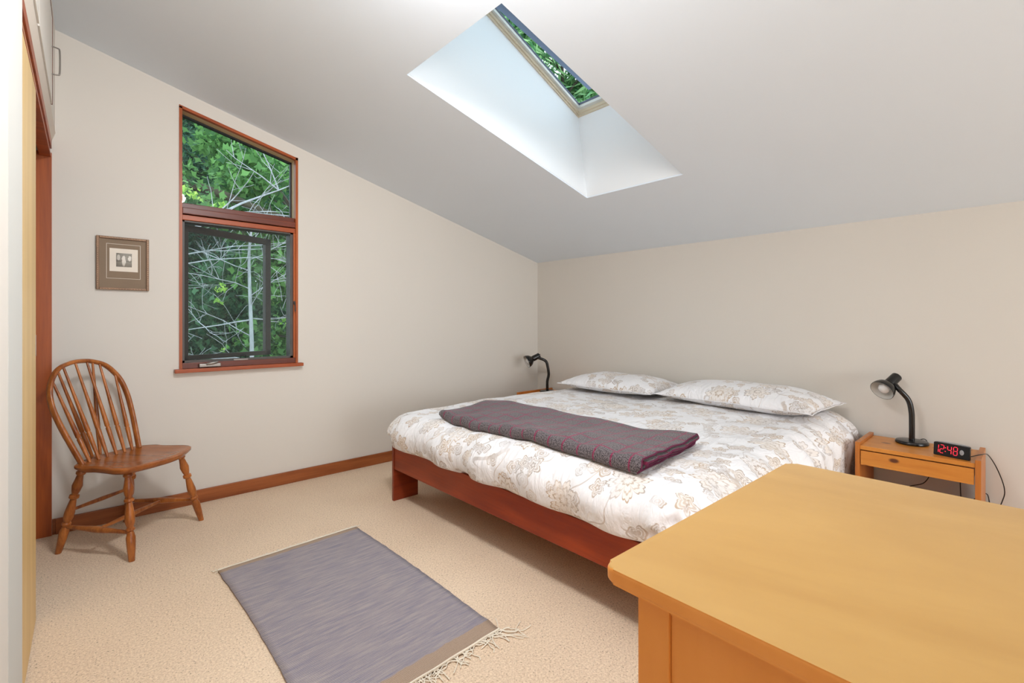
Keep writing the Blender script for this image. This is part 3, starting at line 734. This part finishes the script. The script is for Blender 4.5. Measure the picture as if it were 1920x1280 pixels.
# folded blanket: zig-zag profile across (x), extruded along the bed width (y)
def blanket():
    root = thing('blanket', 'folded grey wool blanket with magenta plaid lines laid across the foot of the bed', 'blanket', (-1.78, -1.82, .56), 0)
    W_ = .56; th = .0095; gp = .0145; prof = []
    def run(xa, xb, z, n_=22):
        for i in range(n_+1): prof.append((xa+(xb-xa)*i/n_, z))
    def fold(x, z0_, z1_, sgn):
        for a in (30, 60, 90, 120, 150):
            an = math.radians(a); prof.append((x+sgn*math.sin(an)*abs(z1_-z0_)/2, (z0_+z1_)/2-math.cos(an)*(z1_-z0_)/2))
    h_ = W_/2
    run(h_-.012, -h_+.05, gp); fold(-h_+.05, gp, 2*gp, -1); run(-h_+.05, h_-.010, 2*gp)
    fold(h_-.010, 2*gp, 3*gp, 1); run(h_-.010, -h_+.02, 3*gp); fold(-h_+.02, 3*gp, 0, -1); run(-h_+.02, h_+.012, 0)
    gap = gp
    arc = [0]
    for p, q in zip(prof, prof[1:]): arc.append(arc[-1]+math.hypot(q[0]-p[0], q[1]-p[1]))
    a0 = Vector((-2.04, -1.165)); a1 = Vector((-1.61, -1.085))   # not used directly; kept close to the photo's corners
    ny = 60; g = []; uv = []; Lb = 1.36
    fx, fy = math.cos(math.radians(4.0)), math.sin(math.radians(4.0))
    for i in range(ny+1):
        b = i/ny; row = []; ur = []
        for (x, z), s in zip(prof, arc):
            k = z/gap
            yy = -Lb*(b-.5)+(.008*math.sin(k*2.1+1)-.006*k)*(1 if b > .5 else -1)*abs(2*b-1)**6
            xw = x*(.84+.26*b); X = -1.825+xw*fx+yy*.0+.02*b+.06*(max(0, .12-b)/.12)**2*(-x/h_ if x > 0 else 0); Y = -1.865+yy+xw*.13
            hb = duvet_pt(max(X, BX+.02), Y).z
            # follow the bed top, bridging the rounded foot edge
            hb = max(hb, ZT-.03)
            zz = hb+.008+z*1.0+.006*nz(X*2, Y*2, 2.5)+.0035*k*nz(Y*3, X*2, 1.5)+.010*(z/gp/3)*abs(2*b-1)**8*(1 if b > .5 else 0)
            row.append(Vector((X, Y, zz))); ur.append((s, yy+1))
        g.append(row); uv.append(ur)
    uvmesh('wool', g, uv, M['tweed'], root, th, 0, 0)
    # whipped edge stitching along the two cut ends
    for idx in (0, ny):
        bm = nb(); pth = g[idx]
        tube(bm, pth, .0042, 6, True); obj('stitched_edge', bm, M['stitch'], root, 'plum whipstitched end', smooth=60)
    return root
blanket()

# ------------------------------------------------------------------ nightstands
def nightstand(label, x0, y0, y1, knots=True):
    """x0 front, y0 left side, y1 right side"""
    t = thing('nightstand', label, 'nightstand', ((x0-.02)/2, (y0+y1)/2, 0), 0, 'pine nightstands either side of the bed')
    TH = .452; b = .022; xb = -.03
    for i, y in enumerate((y0, y1+b)):
        obj('side_panel', box(nb(), (x0, y-b, .10), (xb, y, .470), .002), M['pine_x'], t)
        for xx in (x0, xb-.03): obj('leg', box(nb(), (xx, y-b, 0), (xx+.03, y, .100), .001), M['pine_x'], t)
    obj('top', box(nb(), (x0+.004, y1+b, TH-.022), (xb, y0-b, TH), .002), M['pine_y'], t)
    obj('drawer', box(nb(), (x0+.003, y1+b+.003, .345), (x0+.021, y0-b-.003, TH-.028), .002), M['pine_y'], t)
    dr = box(nb(), (x0+.021, y1+b+.01, .352), (xb-.02, y0-b-.01, .36)); obj('drawer_tray', dr, M['pine_x'], t)
    obj('shelf', box(nb(), (x0+.01, y1+b, .12), (xb, y0-b, .138), .002), M['pine_y'], t)
    return t
nightstand('knotty pine nightstand right of the bed holding lamp and clock', -.392, -2.905, -3.415)
nightstand('pine nightstand in the far corner left of the bed', -.52, -.225, -.715)

# ------------------------------------------------------------------ lamps
def lamp(label, base, stem, head, axis, sw=None):
    t = thing('desk_lamp', label, 'lamp', base, 0, 'black gooseneck bedside lamps')
    b = Vector(base)
    obj('base', lathe(nb(), b, (0, 0, 1), [(0, 0), (0, .072), (.004, .076), (.013, .076), (.019, .071), (.022, .05), (.0225, 0)], 36), M['lamp'], t, smooth=40)
    obj('gooseneck', tube(nb(), smooth_path([(b.x, b.y, b.z+.02)]+stem, 8), .0140, 14), M['lamp'], t, smooth=60)
    h = Vector(head); ax = Vector(axis).normalized()       # ax points out of the opening
    # socket cylinder, neck and bowl; h = centre of the opening
    sh = [(-.082, .0), (-.082, .016), (-.074, .0225), (-.060, .034), (-.040, .052), (-.020, .060), (-.004, .062), (0, .0615)]
    inn = [(0, .0595), (-.006, .059), (-.022, .056), (-.042, .047), (-.060, .030), (-.072, .015), (-.072, 0)]
    obj('lamp_shade', lathe(nb(), h, ax, sh), M['lamp'], t, smooth=50)
    obj('shade_lining', lathe(nb(), h, ax, inn), M['lampin'], t, 'white inside of the shade', smooth=50)
    obj('socket', lathe(nb(), h, ax, [(-.150, 0), (-.150, .022), (-.145, .0275), (-.075, .0285), (-.066, .026), (-.066, 0)]), M['lamp'], t, smooth=40)
    obj('bulb', lathe(nb(), h, ax, [(-.07, .012), (-.055, .014), (-.04, .024), (-.022, .030), (-.010, .026), (-.003, .015), (-.001, 0)]), M['bulb'], t, smooth=60)
    e = h-ax*.150; k = Vector((0, 0, 1)); s = (k-ax*k.dot(ax)).normalized()
    obj('switch', tube(nb(), [e+s*.006, e+s*.006-ax*.013], .0032, 8), M['lamp'], t)
    return t
lb = Vector((-.125, -3.120, .4525))
rr = Vector((math.sin(YAW), -math.cos(YAW), 0)); kz = Vector((0, 0, 1))
h1 = Vector((-.185, -2.992, .748)); tocam = (CAM-h1).normalized()
ax1 = tocam*.36+rr*-.66+kz*-.62
lamp('black gooseneck lamp standing beside the alarm clock', lb, [(lb.x, lb.y, .57), (lb.x-.002, lb.y+.002, .64), (lb.x-.008, lb.y+.016, .705), (lb.x-.024, lb.y+.058, .765), (h1-ax1.normalized()*.10)], h1, ax1)
l2 = Vector((-.22, -.350, .4525))
h2 = Vector((-.375, -.215, .755)); tocam = (CAM-h2).normalized()
ax2 = tocam*.30+rr*-.85+kz*-.43
lamp('black gooseneck lamp in the far corner behind the bed', l2, [(l2.x, l2.y, .56), (l2.x+.010, l2.y-.008, .63), (l2.x+.004, l2.y-.002, .70), (l2.x-.014, l2.y+.014, .765), (h2-ax2.normalized()*.108)], h2, ax2)

# ------------------------------------------------------------------ alarm clock
fa = Vector((-.318, -3.232, .453)); fb = Vector((-.356, -3.372, .453))      # face base corners
ex_ = (fb-fa).normalized(); L_ = (fb-fa).length; bk = Vector((-ex_.y, ex_.x, 0)); 
if bk.x < 0: bk = -bk
t = thing('alarm_clock', 'black digital alarm clock showing 12:48 in red', 'clock', tuple((fa+fb)/2), 0)
Hc = .066
out = [fa, fb]+[fa+ex_*(L_*(.5+.5*math.cos(a)))+bk*(.008+.040*math.sin(a)) for a in [PI*i/14 for i in range(15)]]
lean = bk*.006
bm = nb(); prism(bm, out, kz*Hc+lean); bmesh.ops.bevel(bm, geom=[e for e in bm.edges if abs((e.verts[0].co-e.verts[1].co).z) < .001], offset=.002, segments=2, affect='EDGES')
obj('case', bm, M['plastic'], t, smooth=40)
bm = nb(); o2 = [fa+ex_*(L_*(.5+.42*math.cos(a)))+bk*(.014+.028*math.sin(a))+kz*(Hc-.0003)+lean for a in [PI*i/14 for i in range(15)]]
prism(bm, o2, kz*.0022); obj('snooze_bar', bm, M['grey_plastic'], t)
def face(u, v, d=0.0): return fa+ex_*(u*L_)+(kz*Hc+lean)*v-bk*d
SEG = {'1': 'bc', '2': 'abged', '4': 'fgbc', '8': 'abcdefg'}
def digit(bm, ch, u0, wd=.105, v0=.22, v1=.84):
    vm_ = (v0+v1)/2; sk = .015
    pts = {'a': ((u0, v1), (u0+wd, v1)), 'g': ((u0, vm_), (u0+wd, vm_)), 'd': ((u0, v0), (u0+wd, v0)),
           'f': ((u0, vm_), (u0, v1)), 'b': ((u0+wd, vm_), (u0+wd, v1)), 'e': ((u0, v0), (u0, vm_)), 'c': ((u0+wd, v0), (u0+wd, vm_))}
    for s in SEG[ch]:
        (ua, va), (ub, vb) = pts[s]; q = .12
        ua, va, ub, vb = ua+(ub-ua)*q, va+(vb-va)*q, ub-(ub-ua)*q, vb-(vb-va)*q
        ua += (va-.5)*sk; ub += (vb-.5)*sk
        a, b = face(ua, va, .0004), face(ub, vb, .0004); dd = (b-a).normalized(); nn = dd.cross(bk).normalized()*.0012
        prism(bm, [a-nn, b-nn, b+nn, a+nn], -bk*.0008)
bm = nb()
for ch, u0 in (('1', .035), ('2', .185), ('4', .395), ('8', .56)): digit(bm, ch, u0)
for v in (.38, .66):
    a = face(.335, v, .0004); prism(bm, [a-ex_*.0018-kz*.0018, a+ex_*.0018-kz*.0018, a+ex_*.0018+kz*.0018, a-ex_*.0018+kz*.0018], -bk*.0008)
obj('display_digits', bm, M['led'], t, 'glowing red digits 12:48')
bm = nb(); c_ = face(.785, .50, 0); lathe(bm, c_, -bk, [(0, 0), (0, .0085), (.003, .0075), (.004, 0)], 24)
for v in bm.verts:
    dlt = v.co-c_; v.co = c_+dlt+kz*(dlt.z*.6)
obj('button', bm, M['grey_plastic'], t, smooth=40)
obj('power_cord', tube(nb(), smooth_path([fb+bk*.02+kz*.02, (-.27, -3.412, .478), (-.15, -3.430, .455), (-.06, -3.46, .37), (-.035, -3.485, .27), (-.03, -3.478, .20), (-.035, -3.43, .05), (-.035, -3.40, .012)], 8), .0024, 8), M['plastic'], t, smooth=60)
# lamp wires showing under the drawer
def wire(label, pts): tag(obj('lamp_cord', tube(nb(), smooth_path(pts, 8), .0024, 8), M['plastic'], smooth=60), label, 'cord')
wire('short black cord behind the right lamp base running down under the nightstand drawer', [(-.052, -3.140, .464), (-.028, -3.165, .47), (-.0235, -3.18, .44), (-.0235, -3.20, .33), (-.026, -3.165, .22), (-.024, -3.08, .16), (-.024, -3.05, .02)])
wire('black cord hanging behind the nightstand at its right corner', [(-.024, -3.32, .33), (-.024, -3.315, .24), (-.024, -3.33, .14), (-.024, -3.41, .22), (-.024, -3.43, .17), (-.024, -3.44, .02)])

# ------------------------------------------------------------------ dresser (right foreground)
DT = .86
ang = math.radians(-0.9)
t = thing('dresser', 'light maple dresser with a plain overhanging top in the right foreground', 'dresser', (-2.87, -3.9, 0), 0)
dc = Vector((-3.184, -3.222, 0)); Rd = Matrix.Translation(dc) @ Matrix.Rotation(ang, 4, 'Z')
def dbox(x0, x1, y0, y1, z0, z1, bev=.0015, seg=2):
    bm = nb(); box(bm, (x0, y0, z0), (x1, y1, z1), bev, seg); bm.transform(Rd); return bm
# top with rounded corners: outline polygon, bevelled
def rpoly(x0, x1, y0, y1, r, z, n=6):
    p = []
    for cx_, cy_, a0 in ((x1-r, y1-r, 0), (x0+r, y1-r, 90), (x0+r, y0+r, 180), (x1-r, y0+r, 270)):
        for i in range(n+1): a = math.radians(a0+90*i/n); p.append((cx_+r*math.cos(a), cy_+r*math.sin(a), z))
    return p
bm = nb(); prism(bm, rpoly(0, .622, -1.20, 0, .016, DT-.018), (0, 0, .018)); bmesh.ops.bevel(bm, geom=[e for e in bm.edges if abs(e.verts[0].co.z-e.verts[1].co.z) < .001], offset=.005, segments=4, affect='EDGES', profile=.5)
bm.transform(Rd); bm.normal_update()
for f in bm.faces: f.material_index = 0 if abs(f.normal.z) > .6 and f.calc_center_median().z > DT-.006 else 1
obj('top', bm, None, t, smooth=35, mats=[M['maple'], M['maple_side']])
i0 = .022; i1 = .60; yA = -.035; yB = -1.165; zt = DT-.018
for a, b in ((i0, yA-.040), (i1-.04, yA-.040), (i0, yB), (i1-.04, yB)):
    obj('leg', dbox(a, a+.040, b, b+.040, 0, zt, .002), M['maple_side'], t)
obj('back_panel', dbox(i0+.004, i0+.016, yB+.040, yA-.040, .09, zt), M['maple_side'], t)
obj('side_panel', dbox(i0+.040, i1-.040, yA-.016, yA-.004, .09, zt), M['maple_side'], t)
obj('side_panel', dbox(i0+.040, i1-.040, yB+.004, yB+.016, .09, zt), M['maple_side'], t)
obj('top_rail', dbox(i0+.0025, i0+.004, yB+.040, yA-.040, zt-.018, zt, 0), M['maple_side'], t)
for k in range(4):
    z0 = .10+k*.182; d_ = obj('drawer', dbox(i1-.012, i1-.001, yB+.044, yA-.044, z0, z0+.176), M['maple_side'], t)
    for yy in (-.35, -.85): 
        bm = nb(); lathe(bm, (i1-.001, yy, z0+.09), (1, 0, 0), [(0, .007), (.01, .007), (.014, .015), (.022, .013), (.025, 0)], 16); bm.transform(Rd); obj('knob', bm, M['maple_side'], d_, smooth=40)

# ------------------------------------------------------------------ rug
rg = thing('rug', 'blue grey flat woven rug with tan ends and white fringes on the carpet', 'rug', (-2.84, -1.66, 0))
cA, cB, cC, cD = Vector((-3.176, -1.052, 0)), Vector((-2.506, -1.030, 0)), Vector((-2.492, -2.238, 0)), Vector((-3.168, -2.262, 0))
g = []; uv = []; nr, ncol = 70, 24
for i in range(nr+1):
    b = i/nr; row = []; ur = []
    for j in range(ncol+1):
        a = j/ncol; L0 = cA.lerp(cD, b); R0 = cB.lerp(cC, b)
        L0 = L0+Vector((.016*math.sin(PI*b)+.0035*nz(b*18, 1, 1), 0, 0)); R0 = R0+Vector((.010*math.sin(PI*b)+.006*nz(b*14, 7, 1.7), 0, 0))
        p = L0.lerp(R0, a); p.y += .004*nz(a*3, b*.1, 2)*(1 if i in (0, nr) else 0)
        p.z = .0075+.002*(nz(a*3, b*5, 1.5)+.5); row.append(p); ur.append((a*.67, b*1.21))
    g.append(row); uv.append(ur)
uvmesh('weave', g, uv, M['rug'], rg, .006, 0, -1)
rnd = random.Random(3)
for e0, e1, out_, lng in ((cA, cB, Vector((0, 1, 0)), .022), (cD, cC, Vector((0, -1, 0)), .060)):
    bm = nb(); tube(bm, [e0.lerp(e1, k/30)+Vector((0, .001*math.sin(k), .009)) for k in range(31)], .0042, 6)
    n = 72
    for k in range(n):
        p = e0.lerp(e1, (k+.5)/n)+Vector((0, 0, .008)); d = out_*rnd.uniform(.5, 1)+Vector((rnd.gauss(0, .8), 0, 0)); d.normalize()
        ln = lng*rnd.uniform(.6, 1.5); pts = [p]
        for s in range(5):
            d = (d+Vector((rnd.gauss(0, .45), rnd.gauss(0, .45), 0))).normalized(); q = pts[-1]+d*ln/5; q.z = .0035+.003*rnd.random(); pts.append(q)
        tube(bm, smooth_path(pts, 2), .0019, 5)
    for cx_, sg in ((e1, 1), (e0, -1)):            # longer tangled tassels at the corners
        for k in range(7):
            p = cx_+Vector((-.01*k*sg, 0, .008)); d = (out_*(1.2 if lng > .03 else .3)+Vector((sg*1.2, 0, 0))+Vector((rnd.gauss(0, .4), rnd.gauss(0, .3), 0))).normalized(); pts = [p]
            for s in range(6):
                d = (d+Vector((rnd.gauss(0, .35), rnd.gauss(0, .35), 0))).normalized(); q = pts[-1]+d*(lng*2.2 if lng > .03 else .035)/6; q.z = .0035+.003*rnd.random(); pts.append(q)
            tube(bm, smooth_path(pts, 2), .0015, 5)
    obj('fringe', bm, M['fringe'], rg, 'knotted white cotton fringe', smooth=60)

# ------------------------------------------------------------------ picture
t = thing('framed_picture', 'small etching in a taupe mat and bronze beaded frame left of the window', 'picture', (-3.455, 0, 1.488))
px0, px1, pz0, pz1 = -3.574, -3.336, 1.335, 1.641; fw = .013
bm = nb()
for a, b in (((px0, -.020, pz0), (px0+fw, -.001, pz1)), ((px1-fw, -.020, pz0), (px1, -.001, pz1)), ((px0+fw, -.020, pz0), (px1-fw, -.001, pz0+fw)), ((px0+fw, -.020, pz1-fw), (px1-fw, -.001, pz1))): box(bm, a, b, .002)
f_ = obj('frame', bm, M['gold'], t)
bm = nb()
n1_ = 19; n2_ = 25
for i in range(n1_):
    x = px0+.006+(px1-px0-.012)*i/(n1_-1)
    for z in (pz0+.006, pz1-.006): bmesh.ops.create_icosphere(bm, subdivisions=1, radius=.0024, matrix=Matrix.Translation((x, -.0205, z)))
for i in range(1, n2_-1):
    z = pz0+.006+(pz1-pz0-.012)*i/(n2_-1)
    for x in (px0+.006, px1-.006): bmesh.ops.create_icosphere(bm, subdivisions=1, radius=.0024, matrix=Matrix.Translation((x, -.0205, z)))
obj('beading', bm, M['bead'], f_)
obj('mat', box(nb(), (px0+fw-.001, -.010, pz0+fw-.001), (px1-fw+.001, -.002, pz1-fw+.001)), M['mat'], t)
mx0, mx1, mz0, mz1 = px0+.044, px1-.040, pz0+.066, pz1-.040
bm = nb()
for a, b in (((mx0, 0, mz0), (mx0+.0018, 0, mz1)), ((mx1-.0018, 0, mz0), (mx1, 0, mz1)), ((mx0, 0, mz0), (mx1, 0, mz0+.0018)), ((mx0, 0, mz1-.0018), (mx1, 0, mz1))): box(bm, (a[0], -.0106, a[2]), (b[0], -.0095, b[2]))
obj('mat_bevel', bm, M['paper'], t, 'ivory line around the mat opening')
obj('paper', box(nb(), (px0+.058, -.0108, pz0+.108), (px1-.052, -.0095, pz1-.066)), M['paper'], t)
def quad(p0, p1, y):
    g_ = [[Vector((p0[0], y, p0[1])), Vector((p0[0], y, p1[1]))], [Vector((p1[0], y, p0[1])), Vector((p1[0], y, p1[1]))]]
    return g_, [[(0, 0), (0, 1)], [(1, 0), (1, 1)]]
g_, u_ = quad((px0+.087, pz0+.135), (px1-.080, pz1-.092), -.0112)
uvmesh('etching', g_, u_, M['etching'], t, .0006, 0, 0)

# ------------------------------------------------------------------ windsor chair
O = Vector((-3.514, -.31, 0)); ang = math.atan2(-.764, .645)
FD = Vector((math.cos(ang), math.sin(ang), 0)); LT = Vector((-math.sin(ang), math.cos(ang), 0))   # front, lateral (towards the window side)
ch = thing('windsor_chair', 'brown bow-back windsor chair with turned legs in the corner beside the closet', 'chair', tuple(O), ang)
def cp(u, v, z): return O+FD*u+LT*v+Vector((0, 0, z))
ZS = .452
# seat outline (u forward, v sideways): shield shape with a dished front edge
def seat_outline(a):
    # a: angle around
    pts = [(-.055, -.06), (-.055, .06), (-.045, .13), (-.01, .185), (.05, .212), (.10, .205), (.16, .212), (.23, .222), (.275, .205), (.315, .14), (.345, .06), (.352, 0),
           (.345, -.06), (.330, -.13), (.300, -.205), (.25, -.225), (.17, -.214), (.10, -.207), (.05, -.214), (-.01, -.187), (-.045, -.13)]
    return pts
ol = [Vector((u, v, 0)) for u, v in seat_outline(0)]; ol = smooth_path(ol+[ol[0]], 4)[:-1]
bm = nb(); cen = Vector((.14, 0, 0)); rings = []
for f, z in ((1.0, -.010), (1.0, 0.0), (.965, .006), (.85, .002), (.6, -.006), (.3, -.009), (0.05, -.008)):
    rings.append([bm.verts.new(cp(*(cen.lerp(p, f)).xy, ZS-.004+z)) for p in ol])
for a, b in zip(rings, rings[1:]):
    for k in range(len(ol)): bm.faces.new((a[k], a[(k+1) % len(ol)], b[(k+1) % len(ol)], b[k]))
bm.faces.new(rings[-1])
low = [bm.verts.new(cp(*(cen.lerp(p, .93)).xy, ZS-.030)) for p in ol]
for k in range(len(ol)): bm.faces.new((low[k], low[(k+1) % len(ol)], rings[0][(k+1) % len(ol)], rings[0][k]))
bm.faces.new(low)
seat = obj('seat', bm, M['seat'], ch, smooth=50)
# bow
tilt = math.radians(20)
def bp(v, h): return cp(-math.sin(tilt)*h, v, ZS+math.cos(tilt)*h)
bow = [(-.158, -.005), (-.176, .10), (-.194, .22), (-.198, .32), (-.178, .41), (-.125, .485), (-.06, .515), (0, .522), (.06, .515), (.125, .485), (.175, .41), (.192, .32), (.186, .22), (.168, .10), (.150, -.005)]
bpath = smooth_path([bp(v-.012*min(1, max(0, h/.3)), h) for v, h in bow], 6)
nrm = (bp(0, 1)-bp(0, 0)).cross(LT).normalized()
bm = nb(); tube(bm, bpath, [(.0110, .0155)]*len(bpath), 12, True, nrm)
bowo = obj('bow', bm, M['chair'], ch, smooth=60)
bm = nb(); tube(bm, [p+nrm*-.0112+Vector((0, 0, 0)) for p in bpath], .0028, 6)
def bow_at(v, top=True):
    q = [p for p in bpath if (p.z > ZS+.25)]
    return min(q, key=lambda p: abs((p-O).dot(LT)-v))
sp_prof = [(0, .0062), (.03, .007), (.15, .0092), (.285, .0108), (.292, .0085), (.30, .0082), (.308, .0108), (.42, .0098), (.7, .0070), (1, .0052)]
for vb, vt in zip((-.118, -.072, -.026, .022, .068, .112), (-.176, -.108, -.045, .022, .085, .148)):
    obj('spindle', turned(nb(), cp(.0, vb, ZS-.006), bow_at(vt), sp_prof, 12), M['chair'], ch, smooth=60)
for vb, vt in ((-.022, -.135), (.018, .045)):
    obj('spindle', turned(nb(), cp(-.095, vb, ZS-.012), bow_at(vt)-nrm*.0, sp_prof, 12), M['chair'], ch, 'slanting brace spindle behind the others', smooth=60)
bm = nb(); box(bm, (-.125, -.032, ZS-.032), (-.03, .030, ZS-.006), .006); bm.transform(Matrix.Translation(O) @ Matrix.Rotation(ang, 4, 'Z'))
obj('tailpiece', bm, M['chair'], ch, smooth=40)
# legs
lg = [(0, .0130), (.04, .0145), (.055, .0195), (.075, .0195), (.09, .0130), (.15, .0165), (.21, .0215), (.27, .0175), (.315, .0120), (.325, .0200), (.35, .0205), (.365, .0120),
      (.43, .0160), (.52, .0205), (.58, .0205), (.635, .0130), (.645, .0185), (.665, .0185), (.68, .0115), (.70, .0155), (.715, .0160), (.74, .0195), (.84, .0180), (1, .0125)]
tops = {'fl': Vector((-3.470, -.600, ZS-.02)), 'bl': Vector((-3.622, -.490, ZS-.02)), 'fr': Vector((-3.236, -.405, ZS-.02)), 'br': Vector((-3.420, -.255, ZS-.02))}
feet = {'fl': Vector((-3.458, -.656, 0)), 'bl': Vector((-3.722, -.310, 0)), 'fr': Vector((-3.121, -.325, 0)), 'br': Vector((-3.445, -.050, 0))}
tops['bl'] = Vector((-3.632, -.405, ZS-.02)); 
for k in tops: obj('leg', turned(nb(), tops[k], feet[k], lg, 18), M['chair'], ch, smooth=40)
at = lambda k, t_: tops[k].lerp(feet[k], t_)
sp = [(0, .008), (.06, .009), (.25, .011), (.48, .0165), (.52, .0165), (.75, .011), (.94, .009), (1, .008)]
obj('stretcher', turned(nb(), at('bl', .69), at('fl', .69), sp, 14), M['chair'], ch, smooth=60)
obj('stretcher', turned(nb(), at('br', .69), at('fr', .69), sp, 14), M['chair'], ch, smooth=60)
obj('stretcher', turned(nb(), at('bl', .69).lerp(at('fl', .69), .5), at('br', .69).lerp(at('fr', .69), .5), [(0, .007), (.3, .010), (.5, .0135), (.7, .010), (1, .007)], 14), M['chair'], ch, smooth=60)
obj('stretcher', turned(nb(), at('bl', .50), at('br', .50), [(0, .007), (.5, .0115), (1, .007)], 12), M['chair'], ch, smooth=60)
